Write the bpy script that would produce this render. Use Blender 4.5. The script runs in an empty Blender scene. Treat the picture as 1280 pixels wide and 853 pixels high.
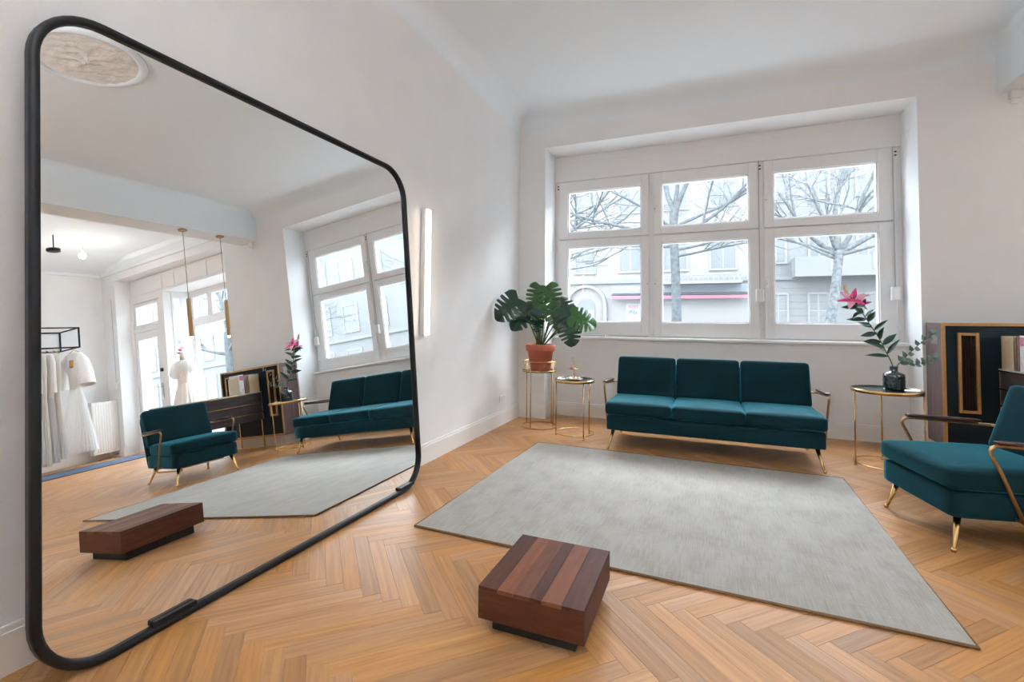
import bpy, bmesh, math, random
from mathutils import Vector, Matrix, noise
random.seed(7)
sc = bpy.context.scene
col = sc.collection
PI = math.pi

# ------------------------------------------------------------------ camera
CAM = Vector((2.3247, -5.8428, 1.2779))
YAW, PITCH, ROLL, FPX, PPY = 0.3933, 0.0358, 0.0076, 589.68, 378.55
cd = bpy.data.cameras.new('camera')
cam = bpy.data.objects.new('camera', cd); col.objects.link(cam)
cd.sensor_fit = 'HORIZONTAL'; cd.sensor_width = 36.0
cd.lens = FPX * 36.0 / 1280.0
cd.shift_y = (PPY - 426.5) / 1280.0
cd.clip_start = 0.05; cd.clip_end = 300
fwd = Vector((-math.sin(YAW) * math.cos(PITCH), math.cos(YAW) * math.cos(PITCH), math.sin(PITCH)))
rgt = Vector((math.cos(YAW), math.sin(YAW), 0)); upv = rgt.cross(fwd)
r2 = rgt * math.cos(ROLL) + upv * math.sin(ROLL); u2 = -rgt * math.sin(ROLL) + upv * math.cos(ROLL)
cam.matrix_world = Matrix(((r2.x, u2.x, -fwd.x, CAM.x), (r2.y, u2.y, -fwd.y, CAM.y), (r2.z, u2.z, -fwd.z, CAM.z), (0, 0, 0, 1)))
sc.camera = cam

# ------------------------------------------------------------------ sky, exposure
w = bpy.data.worlds.new('sky'); sc.world = w; w.use_nodes = True
bg = w.node_tree.nodes['Background']
bg.inputs[0].default_value = (0.78, 0.90, 1.0, 1)
bg.inputs[1].default_value = 4.6
vs = sc.view_settings
vs.view_transform = 'Standard'; vs.look = 'None'; vs.gamma = 1.0; vs.use_curve_mapping = False
vs.exposure = 1.0
cy = sc.cycles
cy.max_bounces = 10; cy.diffuse_bounces = 7; cy.glossy_bounces = 5; cy.transmission_bounces = 6; cy.transparent_max_bounces = 16
cy.sample_clamp_indirect = 8.0; cy.caustics_reflective = True; cy.caustics_refractive = False

sl = bpy.data.lights.new('hazy_sun', 'SUN'); sl.energy = 8.5; sl.angle = math.radians(70); sl.color = (0.88, 0.94, 1.0)
sun = bpy.data.objects.new('hazy_sun', sl); col.objects.link(sun)
sun.rotation_euler = Vector((.25, 1.0, .95)).to_track_quat('Z', 'Y').to_euler(); sun.location = (10, 30, 30)
def portal(name, x0, x1, z0, z1, y):
    l = bpy.data.lights.new(name, 'AREA'); l.shape = 'RECTANGLE'; l.size = x1 - x0; l.size_y = z1 - z0
    l.cycles.is_portal = True
    o = bpy.data.objects.new(name, l); col.objects.link(o)
    o.location = ((x0 + x1) / 2, y, (z0 + z1) / 2); o.rotation_euler = (-PI / 2, 0, 0); o['kind'] = 'helper'
    return o
portal('window_portal', 0.4, 4.25, 1.1, 3.2, 0.62)
portal('shop_window_portal', 5.8, 9.2, 0.3, 3.25, 1.1)

# ------------------------------------------------------------------ materials
MATS = {}
def node_mat(name):
    m = bpy.data.materials.new(name); m.use_nodes = True
    nt = m.node_tree; p = nt.nodes['Principled BSDF']
    MATS[name] = m
    return m, nt, p
def mat(name, c, rough=0.5, metal=0.0, var=0.0, scale=8.0, bump=0.0, bscale=60.0, stretch=(1, 1, 1), sheen=0.0, sheen_c=None, spec=None, coat=0.0, emit=None, estr=0.0, detail=4.0, trans=0.0, ior=1.45):
    m, nt, p = node_mat(name)
    p.inputs['Base Color'].default_value = (*c, 1); p.inputs['Roughness'].default_value = rough; p.inputs['Metallic'].default_value = metal
    if spec is not None: p.inputs['Specular IOR Level'].default_value = spec
    if coat: p.inputs['Coat Weight'].default_value = coat; p.inputs['Coat Roughness'].default_value = 0.15
    if sheen:
        p.inputs['Sheen Weight'].default_value = sheen; p.inputs['Sheen Roughness'].default_value = 0.35
        p.inputs['Sheen Tint'].default_value = (*(sheen_c or c), 1)
    if emit: p.inputs['Emission Color'].default_value = (*emit, 1); p.inputs['Emission Strength'].default_value = estr
    if trans: p.inputs['Transmission Weight'].default_value = trans; p.inputs['IOR'].default_value = ior
    if var or bump:
        tc = nt.nodes.new('ShaderNodeTexCoord'); mp = nt.nodes.new('ShaderNodeMapping'); mp.inputs['Scale'].default_value = stretch
        nt.links.new(tc.outputs['Object'], mp.inputs['Vector'])
    if var:
        n = nt.nodes.new('ShaderNodeTexNoise'); n.inputs['Scale'].default_value = scale; n.inputs['Detail'].default_value = detail
        r = nt.nodes.new('ShaderNodeMapRange'); r.inputs[1].default_value = 0.25; r.inputs[2].default_value = 0.75
        r.inputs[3].default_value = 1 - var; r.inputs[4].default_value = 1 + var
        hs = nt.nodes.new('ShaderNodeHueSaturation'); hs.inputs['Color'].default_value = (*c, 1)
        nt.links.new(mp.outputs[0], n.inputs['Vector']); nt.links.new(n.outputs['Fac'], r.inputs[0])
        nt.links.new(r.outputs[0], hs.inputs['Value']); nt.links.new(hs.outputs[0], p.inputs['Base Color'])
    if bump:
        n2 = nt.nodes.new('ShaderNodeTexNoise'); n2.inputs['Scale'].default_value = bscale; n2.inputs['Detail'].default_value = 3
        b = nt.nodes.new('ShaderNodeBump'); b.inputs['Strength'].default_value = bump; b.inputs['Distance'].default_value = 0.01
        nt.links.new(mp.outputs[0], n2.inputs['Vector']); nt.links.new(n2.outputs['Fac'], b.inputs['Height']); nt.links.new(b.outputs[0], p.inputs['Normal'])
    return m
def wood_floor(name, island):
    m, nt, p = node_mat(name); N = nt.nodes.new; L = nt.links.new
    uv = N('ShaderNodeUVMap')
    rnd = N('ShaderNodeNewGeometry').outputs['Random Per Island'] if island else N('ShaderNodeObjectInfo').outputs['Random']
    add = N('ShaderNodeVectorMath'); add.operation = 'ADD'; cmb = N('ShaderNodeCombineXYZ')
    mul = N('ShaderNodeMath'); mul.operation = 'MULTIPLY'; mul.inputs[1].default_value = 97.0
    L(rnd, mul.inputs[0]); L(mul.outputs[0], cmb.inputs[0]); L(mul.outputs[0], cmb.inputs[1]); L(uv.outputs[0], add.inputs[0]); L(cmb.outputs[0], add.inputs[1])
    mp = N('ShaderNodeMapping'); mp.inputs['Scale'].default_value = (2.6, 55, 1); L(add.outputs[0], mp.inputs[0])
    n = N('ShaderNodeTexNoise'); n.inputs['Scale'].default_value = 1.0; n.inputs['Detail'].default_value = 6; n.inputs['Distortion'].default_value = 0.6; L(mp.outputs[0], n.inputs['Vector'])
    ra = N('ShaderNodeValToRGB'); ra.color_ramp.elements[0].position = 0.3; ra.color_ramp.elements[0].color = (0.37, 0.168, 0.055, 1)
    ra.color_ramp.elements[1].position = 0.72; ra.color_ramp.elements[1].color = (0.54, 0.27, 0.098, 1)
    L(n.outputs['Fac'], ra.inputs[0])
    mr = N('ShaderNodeMapRange'); mr.inputs[3].default_value = 0.72; mr.inputs[4].default_value = 1.06
    sq = N('ShaderNodeMath'); sq.operation = 'POWER'; sq.inputs[1].default_value = 0.6; L(rnd, sq.inputs[0]); L(sq.outputs[0], mr.inputs[0])
    hs = N('ShaderNodeHueSaturation'); L(ra.outputs[0], hs.inputs['Color']); L(mr.outputs[0], hs.inputs['Value'])
    wn = N('ShaderNodeTexWhiteNoise'); wn.noise_dimensions = '1D'; L(mul.outputs[0], wn.inputs['W'])
    ms = N('ShaderNodeMapRange'); ms.inputs[3].default_value = 0.90; ms.inputs[4].default_value = 1.06; L(wn.outputs['Value'], ms.inputs[0]); L(ms.outputs[0], hs.inputs['Saturation'])
    L(hs.outputs[0], p.inputs['Base Color'])
    p.inputs['Roughness'].default_value = 0.40; p.inputs['Specular IOR Level'].default_value = 0.42
    b = N('ShaderNodeBump'); b.inputs['Strength'].default_value = 0.05; b.inputs['Distance'].default_value = 0.002; L(n.outputs['Fac'], b.inputs['Height']); L(b.outputs[0], p.inputs['Normal'])
    return m
def wood(name, c1, c2, stretch, rough=0.4, coat=0.0):
    m, nt, p = node_mat(name); N = nt.nodes.new; L = nt.links.new
    tc = N('ShaderNodeTexCoord'); mp = N('ShaderNodeMapping'); mp.inputs['Scale'].default_value = stretch; L(tc.outputs['Object'], mp.inputs[0])
    n = N('ShaderNodeTexNoise'); n.inputs['Scale'].default_value = 1; n.inputs['Detail'].default_value = 6; n.inputs['Distortion'].default_value = 0.5; L(mp.outputs[0], n.inputs['Vector'])
    ra = N('ShaderNodeValToRGB'); ra.color_ramp.elements[0].position = 0.28; ra.color_ramp.elements[0].color = (*c1, 1); ra.color_ramp.elements[1].position = 0.72; ra.color_ramp.elements[1].color = (*c2, 1)
    L(n.outputs['Fac'], ra.inputs[0]); L(ra.outputs[0], p.inputs['Base Color']); p.inputs['Roughness'].default_value = rough; p.inputs['Specular IOR Level'].default_value = 0.25
    if coat: p.inputs['Coat Weight'].default_value = coat
    return m
def pane_mat(name, tint=(1, 1, 1), refl=0.06):
    m = bpy.data.materials.new(name); m.use_nodes = True; nt = m.node_tree; nt.nodes.clear(); N = nt.nodes.new; L = nt.links.new
    o = N('ShaderNodeOutputMaterial'); t = N('ShaderNodeBsdfTransparent'); t.inputs[0].default_value = (*tint, 1)
    g = N('ShaderNodeBsdfGlossy'); g.inputs['Roughness'].default_value = 0.02
    mx = N('ShaderNodeMixShader'); fr = N('ShaderNodeFresnel'); fr.inputs[0].default_value = 1.35
    ge = N('ShaderNodeNewGeometry'); inv = N('ShaderNodeMath'); inv.operation = 'SUBTRACT'; inv.inputs[0].default_value = 1.0; L(ge.outputs['Backfacing'], inv.inputs[1])
    ml = N('ShaderNodeMath'); ml.operation = 'MULTIPLY'; L(fr.outputs[0], ml.inputs[0]); L(inv.outputs[0], ml.inputs[1])
    L(ml.outputs[0], mx.inputs[0]); L(t.outputs[0], mx.inputs[1]); L(g.outputs[0], mx.inputs[2]); L(mx.outputs[0], o.inputs[0])
    MATS[name] = m; return m
def rug_mat():
    m, nt, p = node_mat('rug_weave'); N = nt.nodes.new; L = nt.links.new
    tc = N('ShaderNodeTexCoord')
    def ns(st, sc_, det):
        mp = N('ShaderNodeMapping'); mp.inputs['Scale'].default_value = st; L(tc.outputs['Object'], mp.inputs[0])
        n = N('ShaderNodeTexNoise'); n.inputs['Scale'].default_value = sc_; n.inputs['Detail'].default_value = det; L(mp.outputs[0], n.inputs['Vector']); return n
    a = ns((1.6, 1, 1), 4.5, 8); b = ns((70, 2.2, 1), 3.0, 4); c = ns((3, 60, 1), 3.0, 3)
    m1 = N('ShaderNodeMath'); m1.operation = 'ADD'; m0 = N('ShaderNodeMath'); m0.operation = 'MULTIPLY_ADD'; m0.inputs[1].default_value = .5; m0.inputs[2].default_value = .25; L(a.outputs['Fac'], m0.inputs[0]); L(m0.outputs[0], m1.inputs[0])
    m2 = N('ShaderNodeMath'); m2.operation = 'MULTIPLY_ADD'; m2.inputs[1].default_value = 0.6; L(b.outputs['Fac'], m2.inputs[0]); L(m1.outputs[0], m2.inputs[2])
    m3 = N('ShaderNodeMath'); m3.operation = 'MULTIPLY'; m3.inputs[1].default_value = 0.3; L(c.outputs['Fac'], m3.inputs[0]); L(m3.outputs[0], m1.inputs[1])
    ra = N('ShaderNodeValToRGB'); ra.color_ramp.elements[0].position = 0.78; ra.color_ramp.elements[0].color = (0.245, 0.226, 0.196, 1); ra.color_ramp.elements[1].position = 1.2; ra.color_ramp.elements[1].color = (0.355, 0.338, 0.305, 1)
    mr = N('ShaderNodeMapRange'); mr.inputs[1].default_value = 0.65; mr.inputs[2].default_value = 1.25; L(m2.outputs[0], mr.inputs[0])
    ra.color_ramp.elements[0].position = 0.2; ra.color_ramp.elements[1].position = 0.65
    L(mr.outputs[0], ra.inputs[0]); L(ra.outputs[0], p.inputs['Base Color']); p.inputs['Roughness'].default_value = 0.75
    p.inputs['Sheen Weight'].default_value = 0.35; p.inputs['Sheen Roughness'].default_value = 0.4
    bp = N('ShaderNodeBump'); bp.inputs['Strength'].default_value = 0.25; bp.inputs['Distance'].default_value = 0.004; L(m2.outputs[0], bp.inputs['Height']); L(bp.outputs[0], p.inputs['Normal'])
    return m

M_wall = mat('wall_paint', (0.842, 0.85, 0.857), 0.9, var=0.02, scale=3, bump=0.06, bscale=90)
M_ceil = mat('ceiling_paint', (0.82, 0.868, 0.905), 0.92, bump=0.03, bscale=60)
M_trim = mat('white_lacquer', (0.86, 0.845, 0.82), 0.45)
M_win = mat('window_white', (0.83, 0.83, 0.83), 0.35)
M_plast = mat('white_plastic', (0.85, 0.85, 0.85), 0.35)
M_fl = wood_floor('oak_plank', False); M_fli = wood_floor('oak_plank_field', True)
M_gap = mat('floor_joint', (0.24, 0.13, 0.06), 0.8)
M_rug = rug_mat(); M_rugedge = mat('rug_binding', (0.17, 0.095, 0.045), 0.9, var=0.2, scale=80)
M_pane = pane_mat('window_glass')
M_black = mat('black_metal', (0.008, 0.008, 0.009), 0.42, 0.0, spec=0.25)
M_blackmat = mat('black_plinth', (0.012, 0.012, 0.012), 0.7)
M_brass = mat('brass', (0.62, 0.40, 0.17), 0.26, 1.0, var=0.12, scale=30)
M_brassd = mat('aged_brass', (0.42, 0.27, 0.12), 0.32, 1.0, var=0.15, scale=25)
M_velvet = mat('teal_velvet', (0.0022, 0.021, 0.028), 0.9, var=0.22, scale=5, sheen=0.9, sheen_c=(0.045, 0.40, 0.53), bump=0.08, bscale=500, spec=0.15)
M_armwood = wood('arm_wood', (0.030, 0.012, 0.012), (0.075, 0.030, 0.026), (30, 4, 30), 0.3)
M_mirror, _nt, _p = node_mat('mirror_silver'); _p.inputs['Base Color'].default_value = (0.93, 0.945, 0.94, 1); _p.inputs['Metallic'].default_value = 1; _p.inputs['Roughness'].default_value = 0.0
M_tray = mat('green_tray_glass', (0.025, 0.045, 0.04), 0.22, 0.0, spec=0.5)
M_terra = mat('terracotta', (0.40, 0.105, 0.052), 0.75, var=0.15, scale=9, bump=0.08, bscale=120)
M_soil = mat('potting_soil', (0.03, 0.02, 0.013), 0.95, bump=0.6, bscale=90)
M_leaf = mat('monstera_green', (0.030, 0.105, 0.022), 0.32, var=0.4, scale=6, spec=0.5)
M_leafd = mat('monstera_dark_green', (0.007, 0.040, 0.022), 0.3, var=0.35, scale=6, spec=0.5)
M_stalk = mat('stalk_green', (0.06, 0.10, 0.025), 0.5, var=0.2, scale=12)
M_lleaf = mat('lily_leaf_green', (0.008, 0.045, 0.026), 0.35, var=0.35, scale=12, spec=0.5)
M_petal = mat('lily_petal', (0.72, 0.055, 0.27), 0.5, var=0.35, scale=18)
M_petalw = mat('lily_petal_edge', (0.86, 0.42, 0.56), 0.5, var=0.2, scale=20)
M_stamen = mat('stamen', (0.25, 0.02, 0.03), 0.6)
M_bud = mat('lily_bud', (0.62, 0.45, 0.22), 0.55, var=0.15, scale=30)
M_euc = mat('eucalyptus_leaf', (0.12, 0.20, 0.155), 0.55, var=0.3, scale=20)
M_vase = mat('smoked_glass', (0.018, 0.035, 0.042), 0.12, spec=0.8, coat=0.5, var=0.25, scale=40)

# ------------------------------------------------------------------ mesh builder
class MB:
    def __init__(s): s.v = []; s.f = []; s.uv = None; s.sm = []
    def add(s, vs_, fs, smooth=False):
        o = len(s.v); s.v += [tuple(p) for p in vs_]; s.f += [tuple(i + o for i in f) for f in fs]; s.sm += [smooth] * len(fs); return s
    def box(s, x0, x1, y0, y1, z0, z1, M=None):
        P = [Vector(p) for p in ((x0, y0, z0), (x1, y0, z0), (x1, y1, z0), (x0, y1, z0), (x0, y0, z1), (x1, y0, z1), (x1, y1, z1), (x0, y1, z1))]
        if M: P = [M @ p for p in P]
        return s.add(P, [(0, 3, 2, 1), (4, 5, 6, 7), (0, 1, 5, 4), (1, 2, 6, 5), (2, 3, 7, 6), (3, 0, 4, 7)])
    def cbox(s, x0, x1, y0, y1, z0, z1, c=0.004, M=None):   # box with chamfered edges
        bm = bmesh.new(); bmesh.ops.create_cube(bm, size=1)
        for v in bm.verts: v.co = Vector(((x0 + x1) / 2 + v.co.x * (x1 - x0), (y0 + y1) / 2 + v.co.y * (y1 - y0), (z0 + z1) / 2 + v.co.z * (z1 - z0)))
        bmesh.ops.bevel(bm, geom=list(bm.edges), offset=min(c, 0.45 * min(x1 - x0, y1 - y0, z1 - z0)), segments=1, affect='EDGES')
        bm.verts.index_update(); s.add([(M @ v.co) if M else v.co.copy() for v in bm.verts], [[v.index for v in f.verts] for f in bm.faces]); bm.free(); return s
    def rbox(s, x0, x1, y0, y1, z0, z1, r, n=8, puff=(0, 0, 0), M=None):   # soft rounded box with bulging faces
        c = Vector(((x0 + x1) / 2, (y0 + y1) / 2, (z0 + z1) / 2)); h = Vector(((x1 - x0) / 2, (y1 - y0) / 2, (z1 - z0) / 2))
        r = min(r, h.x * .98, h.y * .98, h.z * .98); key = {}; V = []; F = []
        ts = []
        for i in range(n + 1):
            t = -1 + 2 * i / n; ts.append(math.copysign(abs(t) ** 0.62, t))
        def vid(p):
            k = tuple(round(a, 4) for a in p)
            if k not in key:
                q = Vector((p[0] * h.x, p[1] * h.y, p[2] * h.z)); inn = Vector([max(-(h[i] - r), min(h[i] - r, q[i])) for i in range(3)])
                d = q - inn; d = d.normalized() * r if d.length > 1e-9 else d
                o = inn + d
                for i in range(3):
                    j, k2 = (i + 1) % 3, (i + 2) % 3
                    if puff[i] and abs(p[i]) > .5: o[i] += math.copysign(puff[i] * (1 - p[j] ** 2) * (1 - p[k2] ** 2), p[i])
                o += c; key[k] = len(V); V.append(M @ o if M else o)
            return key[k]
        for ax in range(3):
            for sg in (-1, 1):
                for i in range(n):
                    for j in range(n):
                        q = []
                        for (a, b) in ((i, j), (i + 1, j), (i + 1, j + 1), (i, j + 1)):
                            p = [0, 0, 0]; p[ax] = sg; p[(ax + 1) % 3] = ts[a]; p[(ax + 2) % 3] = ts[b]; q.append(vid(p))
                        F.append(q if sg > 0 else q[::-1])
        return s.add(V, F, True)
    def tube(s, pts, r, n=8, cap=True, smooth=True, closed=False):
        P = [Vector(p) for p in pts]; R = r if isinstance(r, (list, tuple)) else [r] * len(P); V = []; F = []; m = len(P)
        prev = None
        for i, p in enumerate(P):
            if closed: d = P[(i + 1) % m] - P[i - 1]
            else: d = P[min(i + 1, m - 1)] - P[max(i - 1, 0)]
            d.normalize()
            if prev is None:
                a = d.cross(Vector((0, 0, 1)))
                if a.length < 1e-3: a = d.cross(Vector((1, 0, 0)))
            else: a = prev - d * prev.dot(d)
            a.normalize(); prev = a; b = d.cross(a)
            for k in range(n):
                t = 2 * PI * k / n; V.append(p + (a * math.cos(t) + b * math.sin(t)) * R[i])
        for i in range(m if closed else m - 1):
            for k in range(n):
                i2 = (i + 1) % m; F.append((i * n + k, i * n + (k + 1) % n, i2 * n + (k + 1) % n, i2 * n + k))
        if cap and not closed: F.append(tuple(range(n))[::-1]); F.append(tuple((m - 1) * n + k for k in range(n)))
        return s.add(V, F, smooth)
    def lathe(s, prof, c=(0, 0, 0), n=24, smooth=True, M=None):
        V = []; F = []; m = len(prof)
        for (r, z) in prof:
            for k in range(n):
                t = 2 * PI * k / n; p = Vector((c[0] + r * math.cos(t), c[1] + r * math.sin(t), c[2] + z)); V.append(M @ p if M else p)
        for i in range(m - 1):
            for k in range(n): F.append((i * n + k, i * n + (k + 1) % n, (i + 1) * n + (k + 1) % n, (i + 1) * n + k))
        if prof[0][0] > 1e-6: F.append(tuple(range(n))[::-1])
        if prof[-1][0] > 1e-6: F.append(tuple((m - 1) * n + k for k in range(n)))
        return s.add(V, F, smooth)
    def ring(s, c, R, r, n=40, k=8): return s.tube([(c[0] + R * math.cos(2 * PI * i / n), c[1] + R * math.sin(2 * PI * i / n), c[2]) for i in range(n)], r, k, closed=True)
    def prism(s, poly, axis, a0, a1, M=None):   # polygon extruded along an axis
        def P(u, v, t): return {'x': (t, u, v), 'y': (u, t, v), 'z': (u, v, t)}[axis]
        n = len(poly); V = [Vector(P(u, v, a0)) for u, v in poly] + [Vector(P(u, v, a1)) for u, v in poly]
        if M: V = [M @ p for p in V]
        return s.add(V, [tuple(range(n))[::-1], tuple(range(n, 2 * n))] + [(i, (i + 1) % n, n + (i + 1) % n, n + i) for i in range(n)])
    def mesh(s, name):
        me = bpy.data.meshes.new(name); me.from_pydata(s.v, [], s.f); me.polygons.foreach_set('use_smooth', s.sm); me.update()
        bm = bmesh.new(); bm.from_mesh(me); bmesh.ops.recalc_face_normals(bm, faces=bm.faces); bm.to_mesh(me); bm.free()
        return me
    def build(s, name, m, parent=None, at=(0, 0, 0)):
        me = s.mesh(name); me.materials.append(m); return link(name, me, parent, at)
def link(name, me, parent=None, at=(0, 0, 0)):
    o = bpy.data.objects.new(name, me); col.objects.link(o)
    if parent: o.parent = parent
    o.location = at; return o
def tag(o, label, cat, group=None, kind=None):
    o['label'] = label; o['category'] = cat
    if group: o['group'] = group
    if kind: o['kind'] = kind
    return o
def thing(name, label, cat, loc=(0, 0, 0), rz=0, group=None, kind=None):
    o = bpy.data.objects.new(name, None); col.objects.link(o); o.location = loc; o.rotation_euler = (0, 0, rz); o.empty_display_size = 0.1
    return tag(o, label, cat, group, kind)
def struct(name, mb, m, label, cat): return tag(mb.build(name, m), label, cat, kind='structure')
def T(x, y, z): return Matrix.Translation((x, y, z))
def RX(a): return Matrix.Rotation(a, 4, 'X')
def RY(a): return Matrix.Rotation(a, 4, 'Y')
def RZ(a): return Matrix.Rotation(a, 4, 'Z')
def arc(cx_, cy_, r, a0, a1, n): return [(cx_ + r * math.cos(a0 + (a1 - a0) * i / n), cy_ + r * math.sin(a0 + (a1 - a0) * i / n)) for i in range(n + 1)]

H = 4.0; XR = 9.78; YF = -7.6
# ------------------------------------------------------------------ room shell
b = MB().box(-0.25, 0, YF - .2, 0.9, -0.1, H + .1)
struct('wall_left', b, M_wall, 'long white wall the huge mirror leans on', 'wall')
b = MB()
b.box(0, 0.363, 0, 0.75, 0, H)                       # pier by the corner
b.box(0.363, 4.273, 0, 0.75, 3.545, H)               # over the window niche
b.box(0.363, 4.273, 0.351, 0.75, 0, 1.022)           # breast wall under the sill
b.box(4.273, 5.75, 0, 0.75, 0, H)                    # wide pier
b.box(5.75, 9.33, .15, 0.75, 3.65, H)
b.box(5.75, 8.22, 0.80, 1.10, 0, 0.50)
b.box(5.55, 5.75, 0.75, 1.15, 0, 3.63)
b.box(9.33, XR, .15, 0.75, 0, H)
struct('wall_back', b, M_wall, 'off-white street wall with two deep window niches', 'wall')
struct('wall_right', MB().box(XR, XR + .2, YF - .2, 0.9, -0.1, H + .1), M_wall, 'white end wall behind the dress rack', 'wall')
struct('wall_front', MB().box(0, XR, YF - .2, YF, 0, H), M_wall, 'plain white wall facing the window wall', 'wall')
struct('ceiling', MB().box(-.25, XR + .2, YF - .2, .95, H, H + .15), M_ceil, 'smooth white plaster ceiling', 'ceiling')
b = MB().box(4.88, 5.26, YF, 0, 3.465, H)
tag(b.build('ceiling_beam', M_ceil), 'boxed white downstand beam crossing the ceiling', 'beam', kind='structure')
b = MB().cbox(4.96, 5.05, -0.05, 0.0, 3.39, 3.465, .006).cbox(4.975, 5.035, -.032, 0, 3.34, 3.39, .006)
tag(b.build('beam_bracket', M_wall), 'small plaster corbel under the beam end', 'bracket', kind='structure')
def cove(name, pts2, length_axis, a0, a1, label):
    tag(MB().prism(pts2, length_axis, a0, a1).build(name, M_ceil), label, 'trim', kind='structure')
r_ = 0.22
cove('trim_1', [(0, H)] + [(r_ - r_ * math.sin(t), H - r_ + r_ * math.cos(t)) for t in [PI / 2 * i / 14 for i in range(14, -1, -1)]], 'y', YF, 0, 'curved plaster cove above the mirror wall')
cove('trim_2', [(0, H)] + [(-(r_ - r_ * math.sin(t)), H - r_ + r_ * math.cos(t)) for t in [PI / 2 * i / 14 for i in range(14, -1, -1)]], 'x', 0, 4.88, 'curved plaster cove above the wide window')
cove('trim_3', [(4.88, H)] + [(4.88 - (.07 - .07 * math.sin(t)), H - .07 + .07 * math.cos(t)) for t in [PI / 2 * i / 6 for i in range(6, -1, -1)]], 'y', YF, 0, 'curved plaster cove along the beam')
cove('trim_4', [(XR, H), (XR, 3.80), (XR - .05, 3.80), (XR - .07, 3.85), (XR - .55, 3.90), (XR - 1.1, 3.96), (XR - 1.35, H)], 'y', YF, .15, 'broad stepped cornice over the dress rack wall')
cove('trim_5', [(.15, H), (.15, 3.80), (.10, 3.80), (.08, 3.86), (-.03, 3.92), (-.07, H)], 'x', 5.75, XR, 'stepped cornice over the shop entrance')
tag(MB().box(-14, 24, -9, .75, 4.2, 20).box(-14, -.3, -9, .75, -.3, 4.2).box(XR + .25, 24, -9, .75, -.3, 4.2).build('shading_storeys', M_wall), 'unseen upper storeys and side wings of the house, added to shade the street', 'building', kind='structure')  # out-of-view house mass, added to keep sky light off the opposite facades
# baseboards
def bboard(name, pieces, label):
    b = MB()
    for (x0, x1, y0, y1) in pieces:
        b.box(x0, x1, y0, y1, 0, 0.15)
        dx, dy = (.006 if x1 - x0 < .03 else 0), (.006 if y1 - y0 < .03 else 0)
        b.box(x0 + (0 if x0 <= 0.0 or dx == 0 else dx), x1 - (dx if x0 <= 0.0 else 0), y0 + dy, y1, 0.15, 0.172)
    tag(b.build(name, M_trim), label, 'baseboard', kind='structure')
bboard('baseboard_left', [(0.0, 0.018, YF, 0)], 'tall white skirting along the mirror wall')
bboard('baseboard_back', [(0.018, .363, -.018, 0), (.3635, .381, -.018, .351), (.381, 4.255, .333, .351), (4.255, 4.2725, -.018, .351), (4.273, 5.75, -.018, 0), (9.33, XR - .018, .132, .15)], 'tall white skirting stepping around the window niche')
bboard('baseboard_right', [(XR - .018, XR, YF, .132)], 'white skirting below the hanging dresses')

# ------------------------------------------------------------------ herringbone floor
PW = 0.0773; PL = PW * 8; RP = PL / math.sqrt(2); SX = PW * math.sqrt(2)
def plank_mesh(sgn):
    g = 0.0004; L2, W2 = PL / 2 - g, PW / 2 - g; c = 0.0007; d = Vector((math.cos(sgn * PI / 4), math.sin(sgn * PI / 4), 0)); e = Vector((-d.y, d.x, 0))
    V = []
    for (l, w_, z) in ((L2, W2, -0.011), (L2, W2, -c), (L2 - c, W2 - c, 0)):
        for (a, b_) in ((-1, -1), (1, -1), (1, 1), (-1, 1)): V.append((a * l, b_ * w_, z))
    F = [(8, 9, 10, 11)] + [(4 + i, 4 + (i + 1) % 4, 8 + (i + 1) % 4, 8 + i) for i in range(4)] + [(i, (i + 1) % 4, 4 + (i + 1) % 4, 4 + i) for i in range(4)]
    W = [tuple(d * p[0] + e * p[1] + Vector((0, 0, p[2]))) for p in V]
    return W, F, [(p[0], p[1]) for p in V]
PLK = {s_: plank_mesh(s_) for s_ in (1, -1)}
def uvmesh(name, W, F, U, m):
    me = bpy.data.meshes.new(name); me.from_pydata(W, [], F); uv = me.uv_layers.new(name='UVMap')
    for lp in me.loops: uv.data[lp.index].uv = U[lp.vertex_index]
    me.materials.append(m); me.update(); return me
centres = []
for j in range(-12, 13):
    y = -3.81 + j * RP; s_ = -1 if j % 2 == 0 else 1
    for i in range(-30, 120):
        x = 0.772 + i * SX + (0 if j % 2 == 0 else SX / 2)
        if -.25 < x < XR + .25 and YF - .2 < y < 1.0: centres.append((x, y, s_))
def screen(p):
    q = cam.matrix_world.inverted() @ Vector(p)
    if q.z > -0.1: return None
    return 640 + FPX * q.x / -q.z, PPY - FPX * q.y / -q.z, -q.z
RUG = (0.655, 3.295, -3.347, -1.178)
def score(c):
    p = screen((c[0], c[1], 0))
    if not p or not (-30 < p[0] < 1310 and p[1] < 890): return 0
    if RUG[0] + .1 < c[0] < RUG[1] - .1 and RUG[2] + .1 < c[1] < RUG[3] - .1: return 0
    if c[0] < 0.05 + .2 * (c[1] < -2.6) and c[1] < -2.6: return 0
    return 1.0 / p[2] ** 3
floor = tag(MB().box(0, XR, YF, 0.0, -0.1, -0.010).box(0.363, 4.273, 0, .351, -.1, -.010).box(5.75, 9.33, 0, .8, -.1, -.010).box(9.33, XR, 0, .15, -.1, -.010).build('floor', M_gap), 'warm oak herringbone parquet floor', 'floor', kind='structure')
cs = sorted(centres, key=score, reverse=True)
mesh_pl = {s_: uvmesh('plank', *PLK[s_], M_fl) for s_ in (1, -1)}
def inside_room(c):
    lim = -.24
    return (0.22 < c[0] < XR - .25 and YF + .25 < c[1] < -.25)
parts = [c for c in cs if inside_room(c)][:300]; pset = set(parts)
for c in parts:
    o = link('plank', mesh_pl[c[2]], floor, (c[0], c[1], random.uniform(-.0003, 0)))
BW, BF, BU = [], [], []
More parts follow.
